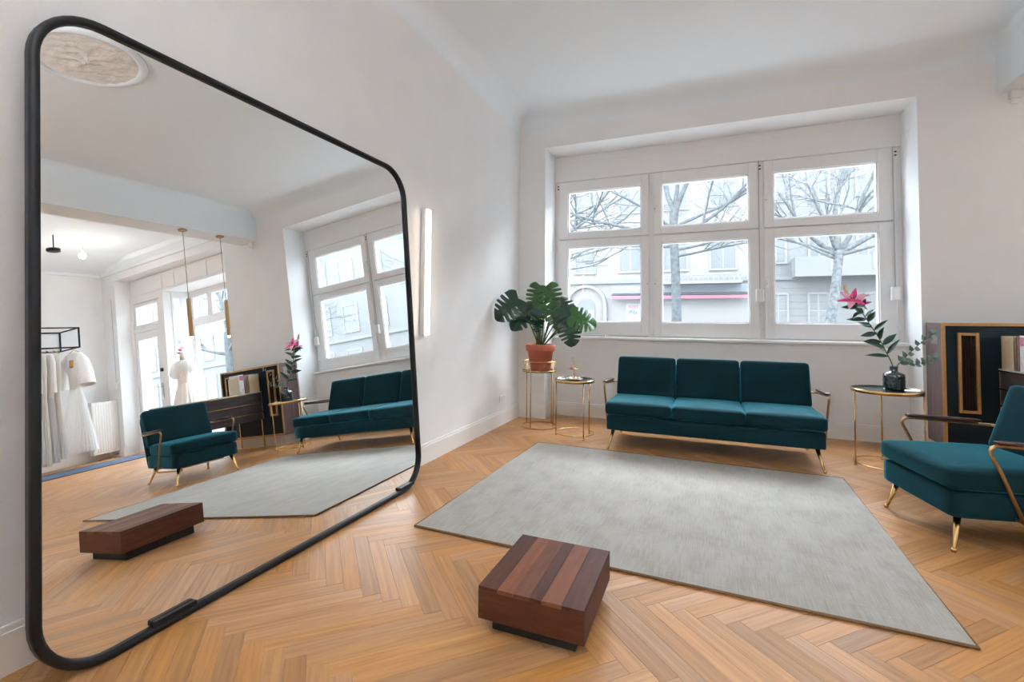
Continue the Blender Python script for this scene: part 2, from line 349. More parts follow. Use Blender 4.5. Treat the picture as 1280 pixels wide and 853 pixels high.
def clip(poly, x0, x1, y0, y1):      # cut a plank outline at the walls
    for ax, lim, sg in ((0, x0, 1), (0, x1, -1), (1, y0, 1), (1, y1, -1)):
        out = []
        for k in range(len(poly)):
            p, q = poly[k], poly[(k + 1) % len(poly)]; dp, dq = (p[ax] - lim) * sg, (q[ax] - lim) * sg
            if dp >= 0: out.append(p)
            if dp * dq < 0: t = dp / (dp - dq); out.append(tuple(p[m_] + (q[m_] - p[m_]) * t for m_ in range(4)))
        poly = out
        if len(poly) < 3: return []
    return poly
AREAS = ((0, XR, YF, 0), (.363, 4.273, 0, .351), (5.75, XR, 0, .15), (5.75, 9.33, .15, .8))
for c in cs:
    if c in pset: continue
    W, F, U = PLK[c[2]]
    if inside_room(c):
        o_ = len(BW); BW += [(c[0] + p[0], c[1] + p[1], p[2]) for p in W]; BF += [tuple(i + o_ for i in f) for f in F]; BU += U
        continue
    top = [(c[0] + W[k][0], c[1] + W[k][1], U[k][0], U[k][1]) for k in (8, 9, 10, 11)]
    for ar in AREAS:
        q = clip(top, *ar)
        if q: o_ = len(BW); BW += [(p[0], p[1], 0.0) for p in q]; BU += [(p[2], p[3]) for p in q]; BF.append(tuple(range(o_, o_ + len(q))))
o = link('parquet_field', uvmesh('parquet_field', BW, BF, BU, M_fli), floor); o['kind'] = 'stuff'

# ------------------------------------------------------------------ big window
win = thing('window_1', 'wide white three-part window with six panes and a shutter box', 'window', (2.316, 0.455, 1.06), kind='structure')
def W1(mb, name, m, parent=win): return mb.build(name, m, parent, (-2.316, -.455, -1.06) if parent is win else (0, 0, 0))
YW = 0.455
fr = MB()
fr.box(.363, .43, YW, YW + .09, 1.06, 3.19).box(4.206, 4.273, YW, YW + .09, 1.06, 3.19).box(.43, 4.206, YW, YW + .09, 3.13, 3.19).box(.43, 4.206, YW, YW + .09, 1.06, 1.14)
for x in (1.658, 2.92): fr.box(x - .035, x + .035, YW, YW + .09, 1.14, 3.13)
fr.box(.43, 4.206, YW + .005, YW + .09, 2.355, 2.405)
W1(fr, 'frame', M_win)
cols_ = [(0.545, 1.53), (1.785, 2.79), (3.05, 4.06)]
edges_ = [(.425, 1.628), (1.688, 2.89), (2.95, 4.212)]
for (g0, g1), (s0, s1) in zip(cols_, edges_):
    for (zg0, zg1, zs0, zs1) in ((1.255, 2.275, 1.075, 2.372), (2.485, 3.045, 2.388, 3.187)):
        s_ = MB(); y0, y1 = YW - .025, YW + .055
        s_.cbox(s0, g0, y0, y1, zs0, zs1).cbox(g1, s1, y0, y1, zs0, zs1).cbox(g0 - .001, g1 + .001, y0, y1, zs0, zg0).cbox(g0 - .001, g1 + .001, y0, y1, zg1, zs1)
        for (xa, xb, za, zb) in ((g0, g0 + .012, zg0, zg1), (g1 - .012, g1, zg0, zg1), (g0, g1, zg0, zg0 + .012), (g0, g1, zg1 - .012, zg1)): s_.box(xa, xb, y0 + .018, y1, za, zb)
        so = W1(s_, 'sash', M_win)
        p_ = MB().box(g0, g1, YW + .02, YW + .026, zg0, zg1); p_.build('pane', M_pane, so)
W1(MB().cbox(.363, 4.273, YW - .030, YW + .09, 3.19, 3.445, .004).box(.363, 4.273, YW - .02, YW + .09, 3.445, 3.545).cbox(.363, 4.273, YW - .036, YW, 3.189, 3.203), 'shutter_box', M_win)
W1(MB().cbox(.363, 4.273, .312, YW + .05, 1.022, 1.062, .008), 'sill', M_win)
for (x, zs) in ((.415, (3.11, 2.44, 2.30, 1.22)), (2.908, (3.11, 2.44, 2.30, 1.20)), (4.215, (3.11, 2.44, 2.30, 1.22))):
    for k, z in enumerate(zs):
        h = MB().cbox(x - .009, x + .009, YW - .045, YW - .025, z - .03, z + .03, .004)
        W1(h, 'hinge', M_win)
        if k == 0:
            for dz in (-.018, .02): W1(MB().cbox(x - .011, x + .011, YW - .048, YW - .044, z + dz - .008, z + dz + .008, .002), 'hinge_screw', M_black)
for x, z in ((1.612, 1.75), (1.705, 1.75), (2.97, 1.72), (1.705, 2.72), (2.97, 2.72)):
    W1(MB().cbox(x - .016, x + .016, YW - .032, YW - .025, z - .055, z + .055, .006), 'handle_plate', M_win)
    W1(MB().cbox(x - .006, x + .006, YW - .040, YW - .031, z - .006, z + .006, .002), 'handle_pin', M_brassd)

def strap_winder(x, y, z, ztop, label, group=None):
    t = thing('shutter_strap_winder', label, 'strap winder', (x, y, z))
    MB().rbox(-.042, .042, -.055, 0, -.075, .075, .014, 6).build('housing', M_plast, t)
    MB().box(-.006, .006, -.022, -.019, .07, ztop - z).build('strap', mat('strap_grey_%d' % int(x * 10), (.45, .46, .47), .7), t)
    return t
strap_winder(4.19, 0.430, 1.585, 3.19, 'white shutter strap box by the window reveal above the pink lily')
strap_winder(2.895, 0.430, 1.585, 3.19, 'white shutter strap box on the middle post of the wide window')
strap_winder(9.44, 0.15, 1.44, 3.27, 'white shutter strap box above the radiator by the shop door')

# ------------------------------------------------------------------ shop entrance: door and display window seen in the mirror
dr = thing('door_1', 'white glazed shop door with a transom pane above', 'door', (8.76, .45, 0), kind='structure')
def DB(mb, name, m, parent=dr): return mb.build(name, m, parent, (-8.76, -.45, 0) if parent is dr else (0, 0, 0))
f = MB().box(8.22, 8.36, .42, .58, 0, 3.24).box(9.25, 9.33, .42, .58, 0, 3.24).box(8.36, 9.25, .42, .58, 3.13, 3.24).box(8.36, 9.25, .43, .56, 2.50, 2.58)
DB(f, 'door_frame', M_win)
tr = MB().cbox(8.37, 8.46, .44, .52, 2.59, 3.12).cbox(9.18, 9.24, .44, .52, 2.59, 3.12).cbox(8.46, 9.18, .44, .52, 2.59, 2.66).cbox(8.46, 9.18, .44, .52, 3.05, 3.12)
o = DB(tr, 'transom_sash', M_win); MB().box(8.46, 9.18, .475, .481, 2.66, 3.05).build('pane', M_pane, o)
lf = MB().cbox(8.37, 8.53, .44, .50, .02, 2.49).cbox(9.16, 9.24, .44, .50, .02, 2.49).cbox(8.53, 9.16, .44, .50, 2.33, 2.49).cbox(8.53, 9.16, .44, .50, .02, .45)
o = DB(lf, 'door_leaf', M_win); MB().box(8.53, 9.16, .467, .473, .45, 2.33).build('pane', M_pane, o)
DB(MB().tube([(8.45, .44, 1.28), (8.45, .385, 1.28), (8.55, .38, 1.28)], .009), 'handle', mat('steel', (.6, .6, .6), .25, 1)); DB(MB().cbox(8.425, 8.475, .425, .44, 1.03, 1.36), 'lock_plate', MATS['steel']); DB(MB().cbox(8.40, 8.48, .415, .44, 1.59, 1.66), 'bolt_lock', M_black)
w2 = thing('window_2', 'large display window beside the shop door with bare branches behind', 'window', (7.0, 1.0, .5), kind='structure')
def WB(mb, name, m, parent=w2): return mb.build(name, m, parent, (-7.0, -1.0, -.5) if parent is w2 else (0, 0, 0))
WB(MB().box(5.75, 5.85, .96, 1.08, .5, 3.24).box(8.16, 8.26, .96, 1.08, .5, 3.24).box(5.85, 8.16, .96, 1.08, 3.14, 3.24).box(5.85, 8.16, .96, 1.08, .5, .62).box(6.78, 6.90, .96, 1.08, .62, 3.14).box(5.85, 8.16, .97, 1.07, 2.51, 2.62), 'frame', M_win)
for (xa, xb, za, zb) in ((5.85, 6.28, 2.62, 3.14), (6.36, 6.78, 2.62, 3.14), (6.90, 7.56, 2.62, 3.14), (7.63, 8.16, 2.62, 3.14), (5.85, 6.78, .62, 2.51), (6.90, 8.16, .62, 2.51)):
    s_ = MB().cbox(xa, xa + .04, .97, 1.04, za, zb).cbox(xb - .04, xb, .97, 1.04, za, zb).cbox(xa + .04, xb - .04, .97, 1.04, za, za + .04).cbox(xa + .04, xb - .04, .97, 1.04, zb - .04, zb)
    so = WB(s_, 'sash', M_win); MB().box(xa + .04, xb - .04, 1.0, 1.006, za + .04, zb - .04).build('pane', M_pane, so)
WB(MB().box(7.56, 7.63, .97, 1.05, 2.62, 3.14).box(6.28, 6.36, .97, 1.05, 2.62, 3.14), 'mullion', M_win)
w3 = thing('window_3', 'narrow side window between the shop door and the display window', 'window', (8.22, .7, .5), kind='structure')
def SB(mb, name, m, parent=w3): return mb.build(name, m, parent, (-8.22, -.7, -.5) if parent is w3 else (0, 0, 0))
SB(MB().box(8.20, 8.26, .58, .63, .5, 3.24).box(8.20, 8.26, .74, .96, .5, 3.24).box(8.20, 8.26, .63, .74, 2.45, 2.58).box(8.20, 8.26, .63, .74, 3.09, 3.24).box(8.20, 8.26, .63, .74, .5, 1.0), 'frame', M_win)
for za, zb in ((1.0, 2.45), (2.58, 3.09)): SB(MB().box(8.225, 8.231, .63, .74, za, zb), 'pane', M_pane)
b = MB().box(5.75, 9.33, .45, .75, 3.24, 3.65).box(5.75, 9.33, .42, .449, 3.24, 3.27)
for (xa, xb) in ((5.85, 6.75), (6.85, 7.75), (7.85, 8.15), (8.25, 9.25)): b.cbox(xa, xb, .435, .45, 3.30, 3.60, .004)
tag(b.build('trim_6', M_win), 'white panelled shutter casing over the shop entrance', 'trim', kind='structure')
tag(MB().box(5.75, 8.26, .751, 1.1, 3.24, 3.34).build('trim_7', M_win), 'white soffit over the display window', 'trim', kind='structure')

# ------------------------------------------------------------------ leaning mirror
TH, MD, MY0, MY1, ML = 0.0868, 0.2517, -4.9725, -2.6662, 2.4806
MT = Matrix.Translation((MD, 0, 0)) @ RY(-TH)      # local: y along wall, z up the glass, x out of the glass
mir = thing('floor_mirror', 'huge black framed mirror with rounded corners leaning on the wall', 'mirror', (MD, (MY0 + MY1) / 2, 0))
def rrect(y0, y1, z0, z1, r, n=10):
    P = []
    for (cy_, cz_, a) in ((y1 - r, z1 - r, 0), (y0 + r, z1 - r, PI / 2), (y0 + r, z0 + r, PI), (y1 - r, z0 + r, 1.5 * PI)):
        P += [(cy_ + r * math.cos(a + PI / 2 * i / n), cz_ + r * math.sin(a + PI / 2 * i / n)) for i in range(n + 1)]
    return P
FW = 0.032
def frame_ring(mb, prof):   # prof: (inset, x) closed loop
    rings = [[(x, y, z) for (y, z) in rrect(MY0 + i, MY1 - i, i, ML - i, .235 - i)] for (i, x) in prof]
    n = len(rings[0]); V = [MT @ Vector(p) for rg in rings for p in rg]; F = []
    for k in range(len(rings)):
        k2 = (k + 1) % len(rings)
        for i in range(n): F.append((k * n + i, k * n + (i + 1) % n, k2 * n + (i + 1) % n, k2 * n + i))
    mb.add(V, F, True); return mb
mo = (-MD, -(MY0 + MY1) / 2, 0)
frame_ring(MB(), [(0.0, -.018), (0.0, .012), (.004, .018), (.012, .022), (.022, .022), (.029, .018), (FW, .010), (FW, -.018)]).build('frame', M_black, mir, mo)
g = MB(); P = rrect(MY0 + .026, MY1 - .026, .026, ML - .026, .209)
V = [MT @ Vector((0, y, z)) for (y, z) in P] + [MT @ Vector((-.008, y, z)) for (y, z) in P]; n = len(P)
g.add(V, [tuple(range(n)), tuple(range(n, 2 * n))[::-1]] + [(i, n + i, n + (i + 1) % n, (i + 1) % n) for i in range(n)]); g.build('mirror_glass', M_mirror, mir, mo)
for y0 in (-4.60, -2.96): MB().cbox(.0, .026, y0, y0 + .17, .03, .052, .003, M=MT).build('clip', M_black, mir, mo)

# ------------------------------------------------------------------ wall light, socket
wl = thing('wall_light', 'slim vertical lit bar lamp on the wall beside the mirror', 'wall lamp', (0, -2.315, 1.13))
MB().cbox(0, .05, -.03, .03, 0, 1.12, .004).build('housing', M_plast, wl)
M_led = mat('warm_led', (1, 1, 1), .5, emit=(1.0, .86, .70), estr=7.0)
MB().cbox(.05, .075, -.024, .024, .01, 1.11, .008).build('diffuser', M_led, wl)
so = thing('wall_socket', 'white double power socket low on the wall by the plant stand', 'socket', (0, -.54, .318))
MB().rbox(0, .011, -.082, .082, -.041, .041, .005, 6).build('cover_plate', M_plast, so)
for y in (-.04, .04):
    q = MB().lathe([(.021, 0), (.024, .004), (.026, .004), (.026, 0)], n=20, M=T(.009, y, 0) @ RY(PI / 2)).build('insert', mat('socket_grey', (.62, .62, .62), .4) if 'socket_grey' not in MATS else MATS['socket_grey'], so)

# ------------------------------------------------------------------ ceiling rosette
ro = thing('ceiling_rosette', 'round stucco ceiling rosette with a raised ring', 'rosette', (2.55, -3.52, H))
MB().lathe([(.355, 0), (.36, -.018), (.385, -.03), (.405, -.022), (.42, -.012), (.43, 0)], n=56).build('ring', M_ceil, ro)
M_stucco = mat('rough_stucco', (.83, .81, .78), .9, var=.1, scale=9, bump=.9, bscale=22)
b = MB(); R_ = 14; K_ = 48; V = [(0, 0, -.045)]
for i in range(1, R_ + 1):
    for k in range(K_):
        r = .355 * i / R_; t = 2 * PI * k / K_
        V.append((r * math.cos(t), r * math.sin(t), -.004 - .010 * max(0, math.cos(7 * t)) * math.sin(PI * min(1, r / .26)) * (r < .26) - .030 * abs(noise.noise(Vector((r * 30 * math.cos(t), r * 30 * math.sin(t), 0)))) - .02 * max(0, 1 - r / .09)))
F = [(0, 1 + k, 1 + (k + 1) % K_) for k in range(K_)] + [(1 + (i - 1) * K_ + k, 1 + i * K_ + k, 1 + i * K_ + (k + 1) % K_, 1 + (i - 1) * K_ + (k + 1) % K_) for i in range(1, R_) for k in range(K_)]
b.add(V, F, True).build('stucco_leaves', M_stucco, ro)

# ------------------------------------------------------------------ rug
rg = thing('area_rug', 'large pale grey viscose rug on the parquet', 'rug', (RUG[0], RUG[2], 0), -0.0173)
LX, LY = RUG[1] - RUG[0], RUG[3] - RUG[2]
b = MB(); nx, ny = 66, 54
def rz_(x, y): return .0105 + .0012 * noise.noise(Vector((x * 9, y * 9, 0)))
V = [(LX * i / nx, LY * j / ny, rz_(LX * i / nx, LY * j / ny)) for j in range(ny + 1) for i in range(nx + 1)]
F = [(j * (nx + 1) + i, j * (nx + 1) + i + 1, (j + 1) * (nx + 1) + i + 1, (j + 1) * (nx + 1) + i) for j in range(ny) for i in range(nx)]
b.add(V, F, True).box(.002, LX - .002, .002, LY - .002, 0.001, .009); b.build('pile', M_rug, rg)
MB().tube([(0, 0, .0075), (LX, 0, .0075), (LX, LY, .0075), (0, LY, .0075)], .0072, 6, closed=True, smooth=False).build('binding', M_rugedge, rg)

# ------------------------------------------------------------------ low coffee table
ct = thing('coffee_table', 'low square walnut table of striped boards on a black plinth', 'table', (1.6695, -3.818, 0), .0009)
M_w = [wood('walnut_dark', (.050, .016, .010), (.088, .030, .018), (40, 5, 20), .5), wood('walnut_red', (.135, .043, .019), (.195, .068, .032), (40, 5, 20), .5), wood('walnut_mid', (.098, .032, .016), (.145, .050, .026), (40, 5, 20), .5)]
hx, hy = .2208, .2514
st = [(0, .19, 0), (.19, .345, 1), (.345, .50, 2), (.50, .615, 0), (.615, .80, 1), (.80, 1, 0)]
for a0, a1, k in st: MB().cbox(-hx + 2 * hx * a0 + .0004, -hx + 2 * hx * a1 - .0004, -hy, hy, .172, .1883, .0012).build('board', M_w[k], ct)
M_ws = wood('walnut_side', (.058, .017, .009), (.105, .032, .016), (6, 6, 50), .5)
for (x0, x1, y0, y1) in ((-hx, hx, -hy, -hy + .018), (-hx, hx, hy - .018, hy), (-hx, -hx + .018, -hy + .018, hy - .018), (hx - .018, hx, -hy + .018, hy - .018)): MB().cbox(x0, x1, y0, y1, .058, .1722, .0012).build('side_panel', M_ws, ct)
MB().box(-hx + .018, hx - .018, -hy + .018, hy - .018, .07, .08).build('underside', M_ws, ct)
MB().box(-hx + .045, hx - .045, -hy + .045, hy - .045, 0, .071).build('plinth', M_blackmat, ct)

# ------------------------------------------------------------------ velvet seating
def seat_unit(name, label, cat, loc, rz, nseat, width, arm_front, arm_out):
    t = thing(name, label, cat, loc, rz); wdt = width
    MB().rbox(-wdt / 2 + .012, wdt / 2 - .012, .012, .77, .185, .340, .028, 8).build('base', M_velvet, t)
    cw = wdt / nseat
    lean = math.atan2(.15, .43)
    for i in range(nseat):
        x0 = -wdt / 2 + i * cw
        MB().rbox(x0 + .001, x0 + cw - .001, 0, .655, .342, .465, .034, 12, puff=(.0, .006, .016)).build('seat_cushion', M_velvet, t)
        Mx = T(x0 + cw / 2, .63, .455) @ RX(-lean)
        MB().rbox(-cw / 2 + .004, cw / 2 - .004, 0, .13, 0, .445, .034, 12, puff=(0, .012, .004), M=Mx).build('back_cushion', M_velvet, t)
    Mx = T(0, .735, .20) @ RX(-lean * .85)
    MB().rbox(-wdt / 2 + .03, wdt / 2 - .03, .035, .085, 0, .62, .02, 8, M=Mx).build('back_shell', M_velvet, t)
    MB().tube([(-wdt / 2 + .12, .16, .172), (wdt / 2 - .12, .16, .172)], .011, 8).build('rail', M_brass, t)
    MB().tube([(-wdt / 2 + .12, .66, .172), (wdt / 2 - .12, .66, .172)], .011, 8).build('rail', M_brass, t)
    for sx in (-1, 1):
        for (y0, y1) in ((.075, .025), (.69, .80)):
            top = Vector((sx * (wdt / 2 - .075), y0, .19)); ft = Vector((sx * (wdt / 2 - .03), y1, 0.0)); d = ft - top
            lg = MB().tube([top, top + d * .88, top + d * .90], [.019, .009, .009], 12)
            lg.lathe([(.009, .024), (.0135, .018), (.0145, .010), (.011, .0), (.0, .0)], (ft.x, ft.y, 0), 14); lg.build('leg', M_brass, t)
        # tubular arm
        X = sx * (wdt / 2 + arm_out); yf = arm_front
        path = [(X, yf + .15, .205), (X, yf + .05, .47), (X, yf + .005, .565), (X, yf + .002, .585), (X, yf + .012, .602), (X, yf + .035, .612), (X, yf + .08, .612), (X, .60, .590), (X, .70, .585)]
        a = MB().tube(path, .0095, 10)
        a.tube([(X, yf + .15, .208), (sx * (wdt / 2 - .02), yf + .15, .208)], .0095, 8).tube([(X, .70, .585), (sx * (wdt / 2 - .05), .74, .585)], .0095, 8)
        ao = a.build('arm', M_brassd, t)
        Mx = T(X, yf + .03, .619) @ RX(-.043)
        MB().rbox(-.024, .024, 0, .44, 0, .021, .008, 8, M=Mx).build('arm_pad', M_armwood, ao)
    return t
seat_unit('sofa', 'three-seat dark teal velvet sofa with brass legs below the window', 'sofa', (2.316, -1.13, 0), 0, 3, 1.89, .27, .055)
seat_unit('armchair', 'teal velvet armchair with brass arms beside the drawer desk', 'armchair', (3.495, -2.112, 0), -math.radians(78.4), 1, .70, .165, .035)

# ------------------------------------------------------------------ brass tables and plant stand
def tray_table(name, label, loc, r, h, legs, ring_z):
    t = thing(name, label, 'side table', loc)
    MB().lathe([(r - .002, h - .028), (r, h - .028), (r, h + .004), (r - .002, h + .004), (r - .002, h - .022)], n=48).build('rim', M_brass, t)
    MB().lathe([(0, h - .022), (r - .002, h - .022), (r - .002, h + .003), (r - .005, h + .003), (r - .006, h - .010), (0, h - .010)], n=48).build('tray', M_tray, t)
    for a in legs:
        x, y = (r - .008) * math.cos(a), (r - .008) * math.sin(a)
        MB().tube([(x, y, .012), (x, y, h - .026)], .0065, 8).lathe([(.0, 0), (.010, .003), (.012, .012), (.009, .022), (.0, .026)], (x, y, 0), 10).build('leg', M_brass, t)
    MB().ring((0, 0, ring_z), r - .010, .0055, 48).build('foot_ring', M_brass, t)
    return t
tray_table('side_table', 'low round brass tray table with sweets beside the sofa', (.965, -.74, 0), .215, .625, [-.85, .95, 3.3], .045)
tray_table('flower_table', 'round brass tray table holding the dark vase', (3.785, -.68, 0), .26, .685, [3.33, 1.45, -.35], .03)
ps = thing('plant_stand', 'tall brass wire plant stand in the corner', 'plant stand', (.44, -.42, 0))
MB().ring((0, 0, .008), .215, .007).build('foot_ring', M_brassd, ps)
for z in (.78, .67): MB().ring((0, 0, z), .208, .0055).build('basket_ring', M_brass, ps)
for a in (2.75, 1.1, -.35, -1.75): MB().tube([(.208 * math.cos(a), .208 * math.sin(a), .008), (.208 * math.cos(a), .208 * math.sin(a), .785)], .006, 8).build('leg', M_brass, ps)
b = MB()
for k in range(8):
    a0, a1 = 2 * PI * k / 8 + .3, 2 * PI * (k + 1) / 8 + .3
    P0 = (.208 * math.cos(a0), .208 * math.sin(a0)); P1 = (.208 * math.cos(a1), .208 * math.sin(a1))
    b.tube([(*P0, .67), (*P1, .78)], .0013, 5).tube([(*P0, .78), (*P1, .67)], .0013, 5)
b.build('wire_lattice', M_brass, ps)
MB().lathe([(0, .655), (.205, .655), (.205, .665), (0, .665)], n=40).build('shelf', M_tray, ps)

# ------------------------------------------------------------------ monstera
mp_ = thing('monstera_plant', 'big monstera plant in a terracotta pot on the brass stand', 'plant', (.455, -.43, .665))
MB().lathe([(0, 0), (.118, 0), (.122, .01), (.152, .235), (.168, .235), (.174, .245), (.178, .312), (.172, .318), (.160, .318), (.152, .24), (.145, .23), (0, .23)], n=40).build('pot', M_terra, mp_)
MB().lathe([(0, .285), (.10, .292), (.158, .282)], n=30).build('soil', M_soil, mp_)
def monstera_leaf(L, seed, lobes=4, notch=.72):
    rnd = random.Random(seed); N = 44; mb = MB(); V = []; F = []
    def half(u):
        s = max(0.0, math.sin(PI * min(1, (u * .96 + .04)) ** .72)); return .56 * L * s ** .62 * (1 - .25 * u)
    offs = rnd.uniform(-.03, .03)
    cuts = [.22 + offs + .60 * k / lobes for k in range(lobes)]
    for i in range(N + 1):
        u = i / N
        nf = 1.0
        for c in cuts:
            d = abs(u - c) / .030
            if d < 1: nf = min(nf, 1 - notch * (1 - d ** 2))
        hw = half(u) * nf
        mz = .06 * L * math.sin(PI * u) - .22 * L * u * u
        for side in (-1, 1):
            for k in range(5):
                f = k / 4; wd = hw * f
                y = L * (u - .12) + wd * (.42 - .9 * (1 - u) * .55) - (.10 * L * (1 - u) * f if u < .15 else 0)
                z = mz + .20 * wd * (1 - f * .9) - .30 * wd * wd / L + .012 * math.sin(9 * u + side) * f
                V.append((side * wd, y, z))
    W_ = 10
    for i in range(N):
        for s0 in (0, 5):
            for k in range(4):
                a, b_ = i * W_ + s0 + k, (i + 1) * W_ + s0 + k
                F.append((a, a + 1, b_ + 1, b_))
    mb.add(V, F, True); return mb
# (centre x, y, z), length, heading of tip (azimuth), pitch of the blade normal, roll, material
LV = [((.17, -.80, 1.42), .36, 282, -68, -48, 1), ((.31, -.66, 1.31), .36, 268, -48, -35, 1), ((.38, -.52, 1.37), .30, 262, -40, -25, 1),
      ((.41, -.44, 1.56), .30, 280, -72, -18, 0), ((.58, -.42, 1.56), .31, 296, -72, 20, 0), ((.71, -.25, 1.43), .28, 300, -60, 30, 1),
      ((.83, -.48, 1.29), .31, 292, -66, 22, 1), ((1.00, -.50, 1.28), .32, 300, -60, 68, 0), ((.86, -.56, 1.12), .27, 288, -74, 12, 1),
      ((.46, -.55, 1.34), .24, 275, -76, 0, 0), ((.67, -.48, 1.29), .25, 300, -68, 18, 0), ((.47, -.58, 1.21), .15, 265, -60, 0, 1), ((.30, -.20, 1.46), .22, 200, -50, 0, 0)]
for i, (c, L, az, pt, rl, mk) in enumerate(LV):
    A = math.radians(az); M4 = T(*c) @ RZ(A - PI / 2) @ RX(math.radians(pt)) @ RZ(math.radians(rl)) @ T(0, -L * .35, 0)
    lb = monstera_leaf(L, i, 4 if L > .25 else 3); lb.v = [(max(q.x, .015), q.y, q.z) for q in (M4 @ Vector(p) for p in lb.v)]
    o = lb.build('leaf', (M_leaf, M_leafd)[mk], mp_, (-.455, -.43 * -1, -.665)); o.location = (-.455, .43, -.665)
    base = Vector((.455 + .05 * math.cos(A), -.43 + .05 * math.sin(A), .93)); tip = M4 @ Vector((0, -L * .10, 0))
    mid = base * .45 + tip * .55 + Vector((0, 0, .10 * (tip.z - base.z)))
    pts = [base * (1 - t) ** 2 + mid * (2 * t * (1 - t)) + tip * t * t for t in [k / 8 for k in range(9)]]
    MB().tube(pts, [.010 - .0006 * k for k in range(9)], 6).build('stalk', M_stalk, o)

# ------------------------------------------------------------------ tiered tray and sweets
et = thing('tiered_cake_stand', 'small two-tier brass sweet stand on the low tray table', 'cake stand', (.955, -.75, .615))
MB().lathe([(0, .004), (.06, .004), (.098, .014), (.102, .022), (.096, .020), (.058, .010), (0, .010)], n=32).build('lower_plate', mat('silver_plate', (.55, .55, .53), .2, 1), et)
MB().lathe([(0, .118), (.035, .118), (.058, .128), (.056, .131), (.034, .123), (0, .123)], n=28).build('upper_plate', M_brass, et)
MB().lathe([(.006, .008), (.005, .05), (.008, .06), (.005, .07), (.005, .17), (.010, .18), (.005, .19), (.004, .20)], n=12).build('stem', M_brass, et)
MB().tube([(.022 * math.cos(t), 0, .222 + .022 * math.sin(t)) for t in [2 * PI * k / 14 for k in range(14)]], .0025, 6, closed=True).build('ring_handle', M_brass, et)
swc = [mat('sweet_gold', (.70, .42, .10), .3, .5), mat('sweet_white', (.82, .78, .70), .5), mat('sweet_red', (.55, .06, .05), .4), mat('sweet_green', (.06, .32, .24), .4), mat('sweet_caramel', (.55, .28, .08), .4)]
swn = ['gold foil', 'white', 'red', 'green', 'caramel']
sw_mesh = {}
for k in range(5): me = MB().rbox(-.011, .011, -.009, .009, 0, .015, .006, 4).mesh('sweet'); me.materials.append(swc[k]); sw_mesh[k] = me
rs = random.Random(3)
for k in range(26):
    lower = k < 18
    r = rs.uniform(.03, .082) if lower else rs.uniform(.020, .045); a = rs.uniform(0, 2 * PI); ck = rs.choice([0, 0, 1, 4, 4]) if lower else rs.choice([2, 3, 1, 4, 3])
    o = link('sweet', sw_mesh[ck], None, (.955 + r * math.cos(a), -.75 + r * math.sin(a), .615 + (.014 if lower else .1275) + (rs.choice([0, .013]) if lower and r < .055 else 0))); o.rotation_euler = (rs.uniform(-.3, .3), rs.uniform(-.3, .3), a)
    tag(o, '%s wrapped sweet on the %s plate of the sweet stand' % (swn[ck], 'lower' if lower else 'upper'), 'sweet', '%s sweets on the %s plate' % (swn[ck], 'lower' if lower else 'upper'))

# ------------------------------------------------------------------ magazines on the sill
for k, (x, y, z, wz, rz, c, lb) in enumerate(((.93, .40, 1.063, .012, .1, (.75, .74, .72), 'pale grey magazine at the bottom of the pile on the window sill'), (.95, .405, 1.0755, .009, -.15, (.55, .52, .50), 'thin brownish magazine on top of the pile on the window sill'))):
    t = thing('magazine', lb, 'magazine', (x, y, z), rz)
    MB().box(-.145, .145, -.065, .065, .001, wz - .001).build('pages', mat('paper_%d' % k, (.80, .79, .76), .8), t)
    MB().box(-.148, .148, -.068, .068, wz - .001, wz).box(-.148, .148, -.068, .068, 0, .001).box(-.148, .148, .066, .068, 0, wz).build('cover', mat('magazine_cover_%d' % k, c, .35), t)

# ------------------------------------------------------------------ vase, lily, eucalyptus
VX, VY, VZ = 3.855, -.63, .676
va = thing('glass_vase', 'dark smoked vase with a diamond relief on the round table', 'vase', (VX, VY, VZ))
b = MB(); n = 48; V = []; F = []
prof = [(.052, 0), (.060, .004), (.063, .012)] + [(.064, .018 + .012 * i) for i in range(10)] + [(.060, .142), (.048, .155), (.032, .163), (.028, .168), (.028, .205), (.031, .210)]
for j, (r, z) in enumerate(prof):
    for k in range(n):
        t = 2 * PI * k / n; rr = r * (1.2 if z < .16 else 1.05)
        if .012 < z < .15: rr += .0035 * abs(math.sin(8 * t + z * 55)) * abs(math.sin(8 * t - z * 55)) * 1.4
        V.append((rr * math.cos(t), rr * math.sin(t), z))
for j in range(len(prof) - 1):
    for k in range(n): F.append((j * n + k, j * n + (k + 1) % n, (j + 1) * n + (k + 1) % n, (j + 1) * n + k))
F.append(tuple(range(n))[::-1]); b.add(V, F, True).build('body', M_vase, va)
MB().ring((0, 0, .209), .030, .003, 24, 6).build('lip', M_vase, va)
li = thing('lily_stem', 'tall lily stem with one pink open flower in the dark vase', 'flower', (VX, VY, VZ + .02))
S = [Vector(p) for p in ((0, 0, .0), (-.005, .0, .18), (-.04, .02, .30), (-.09, .05, .44), (-.17, .03, .58), (-.25, -.03, .70), (-.30, -.06, .755))]
def spline(P, t):
    m = len(P) - 1; i = min(int(t * m), m - 1); f = t * m - i; p0, p1, p2, p3 = P[max(i - 1, 0)], P[i], P[i + 1], P[min(i + 2, m)]
    return .5 * ((2 * p1) + (p2 - p0) * f + (2 * p0 - 5 * p1 + 4 * p2 - p3) * f * f + (3 * p1 - p0 - 3 * p2 + p3) * f ** 3)
MB().tube([spline(S, k / 24) for k in range(25)], [.0055 - .0001 * k for k in range(25)], 8).build('stem', M_stalk, li)
